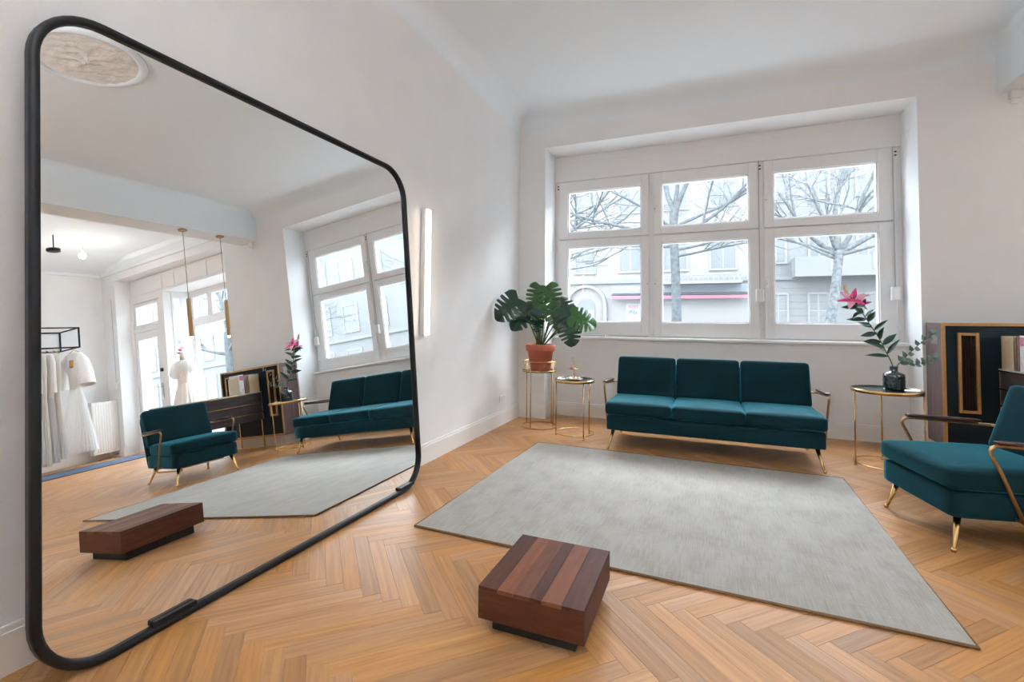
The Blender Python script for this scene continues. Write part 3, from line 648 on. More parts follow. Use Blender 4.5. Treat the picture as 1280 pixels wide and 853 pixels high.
def blade(p, d, up, L, Wd, bend=.25, n=8, cup=.25, shape=.8):   # a leaf or petal growing from p along d
    d = d.normalized(); s_ = d.cross(up); s_ = s_.normalized() if s_.length > 1e-4 else Vector((1, 0, 0)); u = s_.cross(d); V = []; F = []
    for i in range(n + 1):
        t = i / n; wd = Wd * max(.02, math.sin(PI * min(1, t ** shape * .97 + .03))) ; c = p + d * (L * t) - u * (bend * L * t * t)
        for k in (-1, -.5, 0, .5, 1): V.append(c + s_ * (wd * k) + u * (cup * wd * k * k))
    for i in range(n):
        for k in range(4): F.append((i * 5 + k, i * 5 + k + 1, (i + 1) * 5 + k + 1, (i + 1) * 5 + k))
    return V, F
rl = random.Random(11)
for k in range(21):
    t = .30 + .62 * k / 20; p = spline(S, t); ax = (spline(S, min(1, t + .02)) - spline(S, t - .02)).normalized(); a = k * 2.4
    s1 = ax.cross(Vector((0, 1, 0))).normalized(); s2 = ax.cross(s1); d = (s1 * math.cos(a) + s2 * math.sin(a)) + ax * rl.uniform(.3, .8)
    MB().add(*blade(p, d, (ax * rl.uniform(.2, .7) + Vector((rl.uniform(-.5, .7), -1.0, rl.uniform(-.2, .5))) * rl.uniform(.6, 1)).normalized(), rl.uniform(.13, .18) * (1.15 - .35 * t), rl.uniform(.020, .028), rl.uniform(.0, .35)), True).build('leaf', M_lleaf, li)
fl = Vector((-.315, -.075, .775)); fax = Vector((-.15, -.75, .62)).normalized()
cen = MB().lathe([(.004, 0), (.010, .01), (.012, .02), (.0, .03)], n=10, M=Matrix.Translation(fl) @ fax.to_track_quat('Z', 'Y').to_matrix().to_4x4()).build('flower_centre', M_petalw, li)
q1 = fax.cross(Vector((0, 0, 1))).normalized(); q2 = fax.cross(q1)
for k in range(6):
    a = 2 * PI * k / 6 + .3; d = (q1 * math.cos(a) + q2 * math.sin(a)) * (1.0 if k % 2 else .9) + fax * .75
    MB().add(*blade(fl, d, fax, .125, .030 if k % 2 else .023, .45, 10, .3, .85), True).build('petal', M_petal if k % 2 == 0 else M_petalw, li)
for k in range(6):
    a = 2 * PI * k / 6; e_ = fl + fax * .06 + (q1 * math.cos(a) + q2 * math.sin(a)) * .02
    MB().tube([fl + fax * .012, e_], .0012, 5).rbox(e_.x - .004, e_.x + .004, e_.y - .003, e_.y + .003, e_.z - .006, e_.z + .006, .003, 4).build('stamen', M_stamen, li)
f2 = Vector((-.245, .03, .745)); ax2 = Vector((.45, .65, .35)).normalized(); q1 = ax2.cross(Vector((0, 0, 1))).normalized(); q2 = ax2.cross(q1)
MB().tube([spline(S, .93), f2], .004, 6).build('stem', M_stalk, li)
for k in range(6):
    a = 2 * PI * k / 6; d = (q1 * math.cos(a) + q2 * math.sin(a)) * .8 + ax2 * .9
    MB().add(*blade(f2, d, ax2, .10, .018, .35, 8, .3, .85), True).build('petal', M_petalw if k % 2 else M_petal, li)
bp = Vector((-.335, -.01, .83)); MB().tube([spline(S, .98), bp], .004, 6).build('stem', M_stalk, li)
MB().lathe([(.003, 0), (.011, .02), (.016, .05), (.013, .085), (.004, .105), (0, .107)], n=12, M=Matrix.Translation(bp) @ Vector((-.25, .1, .95)).to_track_quat('Z', 'Y').to_matrix().to_4x4()).build('bud', M_bud, li)
for d in (Vector((-.8, 0, .45)), Vector((.7, .3, .5))): MB().add(*blade(spline(S, .99), d, Vector((0, 0, 1)), .09, .014, .1), True).build('leaf', M_lleaf, li)
eu_mesh = MB().add(*blade(Vector((0, 0, 0)), Vector((0, 1, 0)), Vector((0, 0, 1)), .062, .021, .1, 6, .15, .62), True).mesh('leaf'); eu_mesh.materials.append(M_euc)
for j, (tip, lb) in enumerate((((.235, -.17, .49), 'longer grey-green eucalyptus sprig in the dark vase reaching up over the cabinet side'), ((.265, -.05, .27), 'shorter grey-green eucalyptus sprig in the dark vase reaching sideways'))):
    t = thing('eucalyptus_sprig', lb, 'sprig', (VX + .012, VY + .008 * (1 - 2 * j), VZ + .03))
    S2 = [Vector((0, 0, 0)), Vector((.01, 0, .17)), Vector((.05, -.02, .24 - .02 * j)), Vector((tip[0] * .6, tip[1] * .6, tip[2] * .78)), Vector(tip)]
    MB().tube([spline(S2, k / 16) for k in range(17)], .0022, 6).build('stem', M_stalk, t)
    for k in range(14):
        tt = .42 + .58 * k / 13; p = spline(S2, tt); o = link('leaf', eu_mesh, t, p); o.rotation_euler = (Matrix.Rotation(.35, 3, 'Z') @ Matrix.Rotation(1.25 + rl.uniform(-.35, .35), 3, 'X') @ Matrix.Rotation((1.1 if k % 2 else -.6) - 1.1 + rl.uniform(-.4, .4), 3, 'Z')).to_euler(); o.scale = (1, 1 - .35 * (tt - .42), 1)

# ------------------------------------------------------------------ dark cabinet with slatted panels
M_navy = mat('navy_lacquer', (.004, .013, .020), .6, var=.1, scale=4, spec=.2)
M_gold = mat('gold_frame', (.46, .25, .09), .38, .35, var=.12, scale=20)
M_vent = wood('dark_slat', (.022, .010, .008), (.055, .024, .018), (30, 30, 4), .5)
M_side = wood('rosewood_side', (.085, .055, .055), (.17, .12, .12), (30, 30, 2.5), .32)
M_cloth = mat('speaker_back', (.010, .006, .005), .9)
cb = thing('cabinet', 'dark navy cabinet with gold framed slat panels and a wood side', 'cabinet', (4.97, -.175, 0))
CO = (-4.97, .175, 0); c0, c1, cz0, cz1, cyf = 4.30, 5.645, .155, 1.278, -.345
MB().box(c0 + .02, c1 - .001, -.330, -.004, cz0 + .02, cz1 - .012).build('body', M_navy, cb, CO)
MB().cbox(c0, c0 + .02, -.335, -.003, cz0, cz1, .002).build('side_panel', M_side, cb, CO)
MB().box(c0 - .001, c0, -.26, -.12, 1.08, 1.215).build('side_plate', mat('side_plate_grey', (.20, .17, .17), .4), cb, CO)
MB().cbox(c0, c1, cyf, -.33, cz1 - .028, cz1, .002).cbox(c0, c1, cyf, -.33, cz0, cz0 + .028, .002).cbox(c0, c0 + .028, cyf, -.33, cz0 + .028, cz1 - .028, .002).cbox(c1 - .028, c1, cyf, -.33, cz0 + .028, cz1 - .028, .002).build('front_frame', M_gold, cb, CO)
MB().box(c0 + .06, c1 - .06, -.30, -.06, 0, cz0 + .02).build('plinth', mat('beige_plinth', (.55, .45, .36), .7), cb, CO)
for (xa, xb) in ((4.412, 4.562), (5.372, 5.525)):
    za, zb = .468, 1.190
    pf = MB().cbox(xa, xa + .024, -.356, -.33, za, zb, .003).cbox(xb - .024, xb, -.356, -.33, za, zb, .003).cbox(xa + .024, xb - .024, -.356, -.33, zb - .026, zb, .003).cbox(xa + .024, xb - .024, -.356, -.33, za, za + .026, .003).build('slat_panel_frame', M_gold, cb, CO)
    MB().box(xa + .024, xb - .024, -.334, -.331, za + .026, zb - .026).build('backing', M_cloth, pf)
    nS = 5; wS = (xb - xa - .048) / nS
    for k in range(nS): x = xa + .024 + wS * (k + .5); MB().prism([(x - wS * .36, -.333), (x, -.350), (x + wS * .36, -.333)], 'z', za + .026, zb - .026).build('slat', M_vent, pf)

# ------------------------------------------------------------------ drawer desk
dk = thing('drawer_desk', 'dark wood desk with three brass edged drawers on brass loop legs', 'desk', (4.95, -1.04, 0)); DO = (-4.95, 1.04, 0)
M_desk = wood('smoked_oak', (.030, .022, .024), (.075, .060, .064), (30, 3, 30), .3)
dx0, dx1, dy0, dy1 = 4.68, 5.235, -1.70, -.375
MB().box(dx0 + .018, dx1, dy0, dy1, .445, .868).build('body', M_desk, dk, DO)
MB().cbox(dx0 - .004, dx1, dy0 - .003, dy1 + .003, .868, .882, .002).build('top', mat('pale_stone_top', (.55, .60, .56), .12, spec=.6), dk, DO)
for k, (za, zb) in enumerate(((.449, .552), (.566, .700), (.714, .856))):
    d_ = MB().cbox(dx0, dx0 + .02, dy0 + .012, dy1 - .012, za, zb, .002).build('drawer', M_desk, dk, DO)
    MB().cbox(dx0 - .006, dx0 + .012, dy0 + .004, dy1 - .004, zb, zb + .013, .002).build('pull_strip', M_brass, d_)
for ya in (dy1 - .012, dy0): MB().cbox(dx0 - .002, dx0 + .018, ya, ya + .012, .449, .868, .002).build('edge_strip', M_brassd, dk, DO)
for y in (dy1 - .012, dy0 + .04):
    MB().cbox(4.70, 4.718, y - .009, y + .009, 0.018, .447, .002).cbox(5.21, 5.228, y - .009, y + .009, .018, .447, .002).cbox(4.70, 5.228, y - .009, y + .009, 0, .018, .002).build('loop_leg', M_brass, dk, DO)
# books on the desk
def book(name, x0, x1, y0, y1, h, cov, label, cat='book', pic=None):
    t = thing(name, label, cat, ((x0 + x1) / 2, (y0 + y1) / 2, .8825)); a, b_ = (x1 - x0) / 2, (y1 - y0) / 2
    MB().box(-a + .003, a, -b_ + .003, b_ - .003, .002, h - .004).build('pages', MATS['paper_0'], t)
    MB().box(-a, -a + .003, -b_, b_, 0, h).box(-a, a, -b_, -b_ + .003, 0, h).box(-a, a, b_ - .003, b_, 0, h).box(-a + .003, a, -b_ + .003, b_ - .003, 0, .002).build('cover', cov, t)
    if pic: MB().box(-a - .001, -a, -b_ + .008, b_ - .008, h - .085, h - .015).build('spine_picture', pic, t)
M_cream = mat('cream_linen', (.58, .46, .30), .8, var=.06, scale=60); M_wh = mat('book_white', (.72, .70, .69), .5, var=.3, scale=14); M_dk = mat('book_dark', (.28, .19, .12), .5, var=.5, scale=14); M_rs = mat('book_rose', (.30, .15, .14), .5, var=.5, scale=16)
book('file_box', 4.69, 4.93, -.575, -.392, .285, M_cream, 'cream linen file box on the desk next to the cabinet', 'file box')
book('book', 4.69, 4.90, -.612, -.580, .275, M_dk, 'brown patterned book between the cream file box and the rose book')
book('book', 4.69, 4.90, -.650, -.616, .285, M_rs, 'rose patterned book between the brown and the white book')
book('book', 4.69, 4.90, -.737, -.654, .295, M_wh, 'thick white picture book on the desk', pic=mat('pink_print', (.55, .18, .28), .6, var=.5, scale=60))
book('book', 4.69, 4.88, -.772, -.740, .25, mat('cream_linen_c', (.62, .53, .40), .8), 'thin cream book at the free end of the desk row')

# ------------------------------------------------------------------ pendant lamps under the beam
M_oakt = wood('pale_oak', (.48, .30, .13), (.62, .42, .21), (30, 30, 3), .45)
M_bulb = mat('lamp_glow', (1, 1, 1), .4, emit=(1, .92, .8), estr=5)
for (x, y, lb) in ((4.97, -1.21, 'slim oak tube pendant lamp above the drawer desk'), (4.97, -.62, 'slim oak tube pendant lamp next to the window wall')):
    t = thing('pendant_lamp', lb, 'pendant lamp', (x, y, 1.80), group=None)
    MB().lathe([(0, 1.643), (.055, 1.643), (.06, 1.648), (.06, 1.6645), (0, 1.6645)], n=24).build('ceiling_rose', M_oakt, t)
    MB().tube([(0, 0, .60), (0, 0, 1.645)], .004, 6).build('cord', mat('grey_cord_%d' % int(-y * 10), (.12, .12, .13), .7), t)
    MB().lathe([(.012, .61), (.026, .602), (.028, .59), (.028, .035), (.024, .03), (.024, .05), (0, .05)], n=20).build('tube_shade', M_oakt, t)
    MB().lathe([(.0, 0), (.014, .004), (.020, .02), (.020, .036), (0, .04)], n=16).build('bulb', M_bulb, t)
# spot lamp and lit ceiling lamp of the dress room
t = thing('ceiling_spot', 'small black ceiling spot in the dress room', 'ceiling lamp', (7.76, -1.52, H))
MB().lathe([(.008, 0), (.008, -.20), (.008, -.235), (.09, -.24), (.10, -.27), (.085, -.29), (0, -.28)], n=24).build('shade', M_black, t)
def added_fill_bowl(label, x, y, z, r):      # added fill light, out of view: a plaster bowl lighting the ceiling
    t = thing('added_fill_bowl', label, 'ceiling lamp', (x, y, z))
    MB().lathe([(0, H - z - .03), (.06, H - z - .03), (.06, H - z), (0, H - z)], n=20).build('ceiling_rose', M_plast, t)
    for k in range(3): a = 2 * PI * k / 3; MB().tube([((r + .012) * math.cos(a), (r + .012) * math.sin(a), .10), (.03 * math.cos(a), .03 * math.sin(a), H - z - .03)], .003, 6).build('chain', M_brassd, t)
    MB().lathe([(0, 0), (r * .5, .015), (r * .85, .06), (r + .02, .115), (r + .005, .115), (r * .82, .07), (r * .45, .03), (0, .02)], n=32).build('bowl', M_plast, t)
    MB().lathe([(0, .075), (r * .8, .075), (r * .8, .085), (0, .085)], n=32).build('light_disc', MATS['fill_glow'], t)
mat('fill_glow', (.9, .9, .88), .4, emit=(.95, .975, 1.0), estr=135)
added_fill_bowl('unseen plaster bowl uplight added to brighten the front of the salon', 2.3, -6.3, 3.1, .32)
added_fill_bowl('unseen plaster bowl uplight added to brighten the dress room', 7.5, -4.2, 3.1, .32)
t = thing('ceiling_light', 'lit round ceiling lamp in the dress room', 'ceiling lamp', (7.86, -1.08, H))
MB().lathe([(.012, 0), (.012, -.24), (.0, -.24)], n=12).build('stem', M_plast, t)
MB().lathe([(0, -.24), (.035, -.25), (.05, -.285), (.035, -.32), (0, -.335)], n=20).build('globe', mat('globe_glow', (1, 1, 1), .4, emit=(1, .93, .84), estr=110), t)

# ------------------------------------------------------------------ radiator, mat
rd = thing('radiator', 'white panel radiator with copper pipe under the strap box', 'radiator', (9.55, -.06, .12))
MB().cbox(-.07, -.045, -.24, .20, 0, 1.03, .006).cbox(.02, .045, -.24, .20, 0, 1.03, .006).build('panel', M_trim, rd)
b = MB()
for k in range(10): y = -.225 + .0445 * k; b.cbox(-.076, -.070, y, y + .028, .04, .99, .002)
b.build('flutes', M_trim, rd)
MB().cbox(-.07, .045, -.245, -.24, 0, 1.03, .001).cbox(-.07, .045, .20, .205, 0, 1.03, .001).cbox(-.07, .045, -.24, .20, 1.03, 1.036, .001).build('cover', M_trim, rd)
M_cu = mat('copper', (.62, .30, .18), .35, .8)
MB().tube([(-.03, .225, .98), (-.03, .225, -.03), (-.03, .20, -.055), (-.03, -.12, -.06), (-.03, -.14, -.115)], .011, 8).build('pipe', M_cu, rd)
MB().cbox(-.05, -.01, .205, .245, .96, 1.0, .006).build('valve', mat('valve_dark', (.08, .07, .07), .4), rd)
MB().cbox(-.06, -.02, .03, .07, 1.036, 1.05, .004).build('vent_plug', MATS['valve_dark'], rd)
for ya, za in ((-.15, .8), (.10, .8), (-.15, .15), (.10, .15)): MB().box(.04, .229, ya, ya + .03, za, za + .05).build('wall_bracket', M_trim, rd)
t = thing('door_mat', 'long blue-grey runner mat inside the shop door', 'mat', (8.45, -.95, 0), .0)
MB().box(-.46, .46, -1.05, 1.05, .001, .009).build('pile', mat('mat_blue', (.055, .085, .14), .95, var=.2, scale=90), t)
MB().tube([(-.47, -1.06, .006), (.47, -1.06, .006), (.47, 1.06, .006), (-.47, 1.06, .006)], .0055, 6, closed=True, smooth=False).build('edging', mat('mat_edge', (.02, .03, .05), .8), t)

# ------------------------------------------------------------------ dress rack and dresses
rk = thing('dress_rack', 'black steel box frame rack fixed to the end wall', 'clothes rack', (9.43, -1.4, 2.25))
rx0, rx1, ry0, ry1, rz0, rz1 = -.32, .345, -.95, .79, 0, .375
for (p, q) in [((x, ry0, z), (x, ry1, z)) for x in (rx0, rx1 - .01) for z in (rz0, rz1)] + [((rx0, y, z), (rx1, y, z)) for y in (ry0, ry1) for z in (rz0, rz1)] + [((x, y, rz0), (x, y, rz1)) for x in (rx0, rx1 - .01) for y in (ry0, ry1)]:
    a, b_ = Vector(p), Vector(q); h = .011
    MB().box(min(a.x, b_.x) - h, max(a.x, b_.x) + h if max(a.x, b_.x) < .34 else .348, min(a.y, b_.y) - h, max(a.y, b_.y) + h, min(a.z, b_.z) - h, max(a.z, b_.z) + h).build('bar', M_black, rk)
MB().tube([(-.26, ry0, 0), (-.26, ry1, 0)], .012, 10).build('hanging_rail', M_black, rk)
M_sat = mat('ivory_satin', (.89, .87, .83), .55, var=.04, scale=6, sheen=.2, sheen_c=(.9, .9, .88))
M_lace = mat('white_lace', (.90, .89, .87), .8, var=.1, scale=70, bump=.3, bscale=160)
def tulle_mat():
    m = bpy.data.materials.new('tulle'); m.use_nodes = True; nt = m.node_tree; nt.nodes.clear(); N = nt.nodes.new; L = nt.links.new
    o = N('ShaderNodeOutputMaterial'); d = N('ShaderNodeBsdfDiffuse'); d.inputs[0].default_value = (.92, .92, .91, 1); tl = N('ShaderNodeBsdfTranslucent'); tl.inputs[0].default_value = (.92, .92, .91, 1); tp = N('ShaderNodeBsdfTransparent')
    m1 = N('ShaderNodeMixShader'); m1.inputs[0].default_value = .4; m2 = N('ShaderNodeMixShader'); m2.inputs[0].default_value = .22
    L(d.outputs[0], m1.inputs[1]); L(tl.outputs[0], m1.inputs[2]); L(m1.outputs[0], m2.inputs[1]); L(tp.outputs[0], m2.inputs[2]); L(m2.outputs[0], o.inputs[0]); return m
M_tulle = tulle_mat()
def loft(rings, n=40):   # rings of (z, rx, ry, ripple, k)
    V = []; F = []
    for (z, rx, ry, rp, kk, ox) in rings:
        for i in range(n):
            t = 2 * PI * i / n; q = 1 + rp * math.sin(kk * t + 3 * math.sin(t * 2)); V.append((ox + rx * q * math.cos(t), ry * q * math.sin(t), z))
    for j in range(len(rings) - 1):
        for i in range(n): F.append((j * n + i, j * n + (i + 1) % n, (j + 1) * n + (i + 1) % n, (j + 1) * n + i))
    return V, F
def dress(y, label, skirt_m, bod_m, hem, flare_x, flare_y, sleeve, ripple, k, waist=1.33, hook=2.238):
    t = thing('wedding_dress', label, 'dress', (9.17, y, 0))
    MB().tube([(0, 0, hook - .03), (.014, 0, hook - .005), (.010, 0, hook + .014), (-.008, 0, hook + .016)], .0025, 6).tube([(-.19, 0, hook - .10), (0, 0, hook - .03), (.19, 0, hook - .10)], .006, 6).build('hanger', M_oakt, t)
    slim = 1.0 if flare_y > .1 else .5
    V, F = loft([(hook - .085, .05, .035, 0, 1, 0), (hook - .10, .15, .045, 0, 1, 0), (hook - .13, .20, .055, 0, 1, 0), (hook - .26, .18, .07, .03, 8, 0), (hook - .42, .20, .085, .03, 8, 0), (waist + .2, .165, .07, .03, 8, 0), (waist, .15, .06, .03, 8, 0)])
    V = [(p[0], p[1] * slim, p[2]) for p in V]; MB().add(V, F, True).build('bodice', bod_m, t)
    R = []
    for j in range(9):
        f = j / 8; R.append((waist - (waist - hem) * f,   .15 + (flare_x - .15) * f ** .8, .06 * slim + (min(flare_y, .046 if slim < 1 else 1) - .06 * slim) * f ** .8, ripple * f ** .6, k, 0))
    V, F = loft(R, 96); MB().add(V, F, True).build('skirt', skirt_m, t)
    if sleeve:
        for sx in (-1, 1):
            wide = .12 if sleeve == .22 else 0
            pts = [(sx * .16, 0, hook - .13), (sx * (.22 + wide * .4), 0, hook - .27), (sx * (.26 + wide), -.02, hook - .48), (sx * (.28 + wide * 1.4), -.03, hook - .52 - sleeve)]
            MB().tube(pts, [.05 * slim, (.065 + wide * .3) * (slim * .8 + .2 * (slim == 1)), (.06 + wide * .5) * (slim * .85 + .15 * (slim == 1)), .03 + wide * .8], 18, cap=False).build('sleeve', bod_m, t)
    return t
fd = dress(-0.68, 'white tulle ball gown with wide bell sleeves, first on the rack beside the radiator', M_tulle, M_lace, .27, .36, .24, .22, .045, 23, 1.45)
dress(-0.98, 'plain ivory satin gown hanging second from the radiator end of the rack', M_sat, M_sat, .22, .24, .06, 0, .07, 11)
dress(-1.08, 'white lace gown hanging third from the radiator end of the rack', M_tulle, M_lace, .18, .25, .055, .3, .06, 17)
dress(-1.18, 'long ivory satin sheath gown hanging fourth from the radiator end of the rack', M_sat, M_lace, .14, .20, .055, 0, .10, 9)
dress(-1.28, 'lace topped tulle gown hanging fifth from the radiator end of the rack', M_tulle, M_lace, .20, .26, .055, .3, .06, 19)
dress(-1.38, 'ivory satin gown hanging sixth from the radiator end of the rack', M_sat, M_sat, .22, .24, .06, 0, .07, 11)
dress(-1.49, 'white tulle gown hanging last at the far end of the rack', M_tulle, M_lace, .20, .28, .07, .25, .12, 14)
MB().rbox(-.012, .012, -.035, .035, -.075, .075, .012, 6, M=T(-.075, -.075, 1.93) @ RZ(.8)).build('amber_keyhole', mat('amber_silk', (.42, .20, .04), .5), fd)

# ------------------------------------------------------------------ dress form in the display window
mn = thing('dress_form', 'dress form in a white draped gown with flowers in the display window', 'mannequin', (7.60, .33, 0))
M_form = mat('form_linen', (.70, .62, .54), .8)
MB().lathe([(.05, 1.86), (.055, 1.78), (.05, 1.70), (0, 1.70)], n=20).build('neck', M_form, mn)
V, F = loft([(1.72, .07, .06, 0, 1, 0), (1.69, .17, .10, 0, 1, 0), (1.60, .21, .12, .02, 6, 0), (1.48, .17, .13, .03, 7, 0), (1.32, .14, .105, .03, 7, 0), (1.25, .13, .10, .02, 7, 0)]); MB().add(V, F, True).build('bodice', M_lace, mn)
R = [(1.26 - 1.20 * f, .13 + .22 * f ** .7, .10 + .20 * f ** .7, .12 * f ** .6, 13, 0) for f in [j / 9 for j in range(10)]]
V, F = loft(R, 80); MB().add(V, F, True).build('skirt', M_sat, mn)
V, F = loft([(1.71, .10, .09, .05, 9, .0), (1.68, .21, .13, .07, 9, .02), (1.60, .27, .16, .10, 7, .03), (1.50, .27, .17, .14, 7, .06), (1.42, .22, .15, .16, 7, .09), (1.36, .17, .12, .12, 7, .05)], 60); MB().add(V, F, True).build('shoulder_drape', M_tulle, mn)
MB().lathe([(0, 0), (.2, 0), (.2, .02), (.02, .03), (.02, .1), (0, .1)], n=24).build('foot', M_black, mn)
for (dx, dy, dz, mm) in ((-.03, -.05, 1.92, M_petal), (.04, -.03, 1.95, M_petalw), (.0, .02, 1.98, M_petalw), (.07, -.02, 1.88, M_stamen)):
    fo = MB()
    for k in range(6): a = 2 * PI * k / 6; fo.add(*blade(Vector((dx, dy, dz - .03)), Vector((math.cos(a), math.sin(a), .9)), Vector((0, 0, 1)), .07, .024, .3), True)
    fo.build('blossom', mm, mn)
MB().tube([(0, 0, 1.85), (.02, 0, 1.95), (.06, 0, 2.02)], .004, 6).build('flower_stalk', M_oakt, mn)

# ------------------------------------------------------------------ street, houses, trees
GZ = -.3
tag(MB().box(-30, 70, 1.2, 6.0, GZ - .2, GZ + .02).build('street_sidewalk', mat('paving', (0.256, 0.256, 0.250), .85, var=.1, scale=2)), 'pale paved sidewalk in front of the shop', 'sidewalk', kind='structure')
tag(MB().box(-30, 70, 6.0, 14.0, GZ - .2, GZ - .1).build('street', mat('asphalt', (0.166, 0.166, 0.173), .85, var=.1, scale=3)), 'light grey asphalt street', 'street', kind='structure')
tag(MB().box(-30, 70, 14.0, 18.5, GZ - .2, GZ + .02).build('opposite_sidewalk', MATS['paving']), 'pale paved sidewalk across the street', 'sidewalk', kind='structure')
FY = 18.0; HB = 11.5
M_f1 = mat('facade_cream', (0.251, 0.237, 0.222), .9, var=.05, scale=.6); M_f2 = mat('facade_white', (0.258, 0.251, 0.244), .9, var=.04, scale=.6); M_f3 = mat('facade_siding', (0.202, 0.204, 0.204), .9, var=.05, scale=.6); M_f4 = mat('facade_grey', (0.192, 0.192, 0.192), .9, var=.05, scale=.6)
M_fw = mat('facade_window_frame', (0.243, 0.243, 0.243), .6); M_fp = mat('facade_window_pane', (0.174, 0.183, 0.191), .2, spec=.4); M_ftr = mat('facade_moulding', (0.211, 0.211, 0.211), .9); M_fsh = mat('facade_grey_band', (0.230, 0.253, 0.276), .8)
wmesh = {}
def fwindow(parent, x, z0, z1, wd, lights=2):
    key = (round(z1 - z0, 3), wd, lights)
    if key not in wmesh:
        h = z1 - z0; f_ = MB().box(-wd / 2 - .09, wd / 2 + .09, -.08, 0, -.12, -.04).box(-wd / 2 - .07, -wd / 2, -.05, .0, -.04, h + .07).box(wd / 2, wd / 2 + .07, -.05, 0, -.04, h + .07).box(-wd / 2, wd / 2, -.05, 0, h, h + .10)
        f_.box(-wd / 2, wd / 2, -.02, 0, h * .66, h * .66 + .05)
        for k in range(lights + 1): xx = -wd / 2 + wd * k / lights; f_.box(xx - .03, xx + .03, -.021, 0, 0, h)
        p_ = MB().box(-wd / 2, wd / 2, -.008, .0, 0, h); wmesh[key] = (f_.mesh('window'), p_.mesh('pane')); wmesh[key][0].materials.append(M_fw); wmesh[key][1].materials.append(M_fp)
    o = link('window', wmesh[key][0], parent, (x, -.001, z0)); link('pane', wmesh[key][1], o)
def house(name, label, x0, x1, m):
    t = thing(name, label, 'building', ((x0 + x1) / 2, FY, GZ)); o = (-(x0 + x1) / 2, -FY, -GZ)
    MB().box(x0, x1, FY, FY + 4, GZ, HB).build('wall', m, t, o)
    MB().box(x0, x1, FY - .25, FY, HB - .3, HB).box(x0, x1, FY - .12, FY, 3.12, 3.30).build('cornice', M_ftr, t, o)
    return t, o, (lambda x: x - (x0 + x1) / 2)
t, o_, lx = house('town_house', 'cream town house with an arched doorway across the street', -16, -2.3, M_f1)
for z0, z1 in ((3.75, 5.35), (6.7, 8.3), (9.2, 10.6)):
    for x in (-14.5, -12.3, -10.1, -7.9, -5.7, -3.5): fwindow(t, lx(x), z0 - GZ, z1 - GZ, 1.0)
for x in (-14.5, -12.3, -10.1, -7.9, -5.9): fwindow(t, lx(x), .9 - GZ, 2.5 - GZ, 1.0)
def archpoly(cx_, r, z0, zs, n=14): return [(cx_ - r, z0), (cx_ + r, z0)] + [(cx_ + r * math.cos(a), zs + r * math.sin(a)) for a in [PI * i / n for i in range(n + 1)]]
MB().prism(archpoly(-3.43, .46, GZ, 1.94), 'y', FY - .02, FY).build('doorway', M_fp, t, o_)
def archband(cx_, r0, r1, zs, y0, y1, n=16):
    b = MB()
    for i in range(n):
        a0, a1 = PI * i / n, PI * (i + 1) / n
        b.prism([(cx_ + r0 * math.cos(a0), zs + r0 * math.sin(a0)), (cx_ + r1 * math.cos(a0), zs + r1 * math.sin(a0)), (cx_ + r1 * math.cos(a1), zs + r1 * math.sin(a1)), (cx_ + r0 * math.cos(a1), zs + r0 * math.sin(a1))], 'y', y0, y1)
    return b
archband(-3.43, .92, 1.05, 2.02, FY - .15, FY).box(-4.50, -4.32, FY - .15, FY, GZ, 2.02).box(-2.54, -2.36, FY - .15, FY, GZ, 2.02).build('door_surround', M_fsh, t, o_)
MB().box(-3.86, -3.00, FY - .04, FY - .02, GZ, 1.80).build('door', M_fw, t, o_)
MB().lathe([(0, 0), (.16, 0), (.16, .02), (0, .02)], n=20, M=T(-3.43, FY - .04, 1.55) @ RX(PI / 2)).build('door_light', M_fp, t, o_)
for s_ in (-1, 1): MB().box(-3.43 + s_ * .2 - .13, -3.43 + s_ * .2 + .13, FY - .05, FY - .04, .2, 1.2).build('door_panel', M_fp, t, o_)
t, o_, lx = house('shop_house', 'white house with a pink awning and a balustrade balcony across the street', -2.3, 4.2, M_f2)
for z0, z1 in ((3.75, 5.35), (6.7, 8.3), (9.2, 10.6)):
    for x in (-1.2, .9, 3.0): fwindow(t, lx(x), z0 - GZ, z1 - GZ, 1.05)
MB().box(-2.1, 4.0, FY - .12, FY, 2.62, 2.98).build('sign_band', M_fsh, t, o_)
MB().box(-2.1, 4.0, FY - .40, FY - .12, 2.50, 2.54).build('awning_box', mat('awning_dark', (0.070, 0.070, 0.100), .7), t, o_)
aw = MB(); nsc = 40
for k in range(nsc):
    xa = -2.1 + 6.1 * k / nsc; xb = xa + 6.1 / nsc; P = [(xa, 2.47), (xb, 2.47), (xb, 2.36)] + [((xa + xb) / 2 + (xb - xa) / 2 * math.cos(a), 2.36 - .05 * math.sin(a)) for a in (PI / 4, PI / 2, 3 * PI / 4)] + [(xa, 2.36)]
    aw.prism(P, 'y', FY - .42, FY - .40)
aw.build('awning', mat('awning_pink', (0.360, 0.160, 0.205), .8), t, o_)
MB().box(-1.42, -.68, FY - .03, FY, .9, 2.10).build('poster', mat('poster_paper', (0.340, 0.330, 0.330), .8), t, o_)
def lettering(txt, size, x, z, y, m, parent, name='lettering'):
    c = bpy.data.curves.new(name, 'FONT'); c.body = txt; c.size = size; c.extrude = .004; c.align_x = 'CENTER'
    tmp = bpy.data.objects.new(name + '_curve', c); col.objects.link(tmp)
    me = bpy.data.meshes.new_from_object(tmp.evaluated_get(bpy.context.evaluated_depsgraph_get())); bpy.data.objects.remove(tmp)
    me.materials.clear(); me.materials.append(m); o = link(name, me, parent, (x, y, z)); o.rotation_euler = (PI / 2, 0, 0); return o
ox, oy, oz = o_
lettering('ARKAIS', .26, -.95 + ox, 2.70 + oz, FY - .13 + oy, mat('sign_amber', (0.400, 0.260, 0.100), .6), t)
lettering('REST', .22, -1.05 + ox, 1.88 + oz, FY - .035 + oy, mat('sign_red', (0.380, 0.120, 0.160), .6), t)
lettering('Pils', .30, -1.08 + ox, 1.58 + oz, FY - .035 + oy, mat('sign_ink', (0.080, 0.110, 0.130), .6), t)
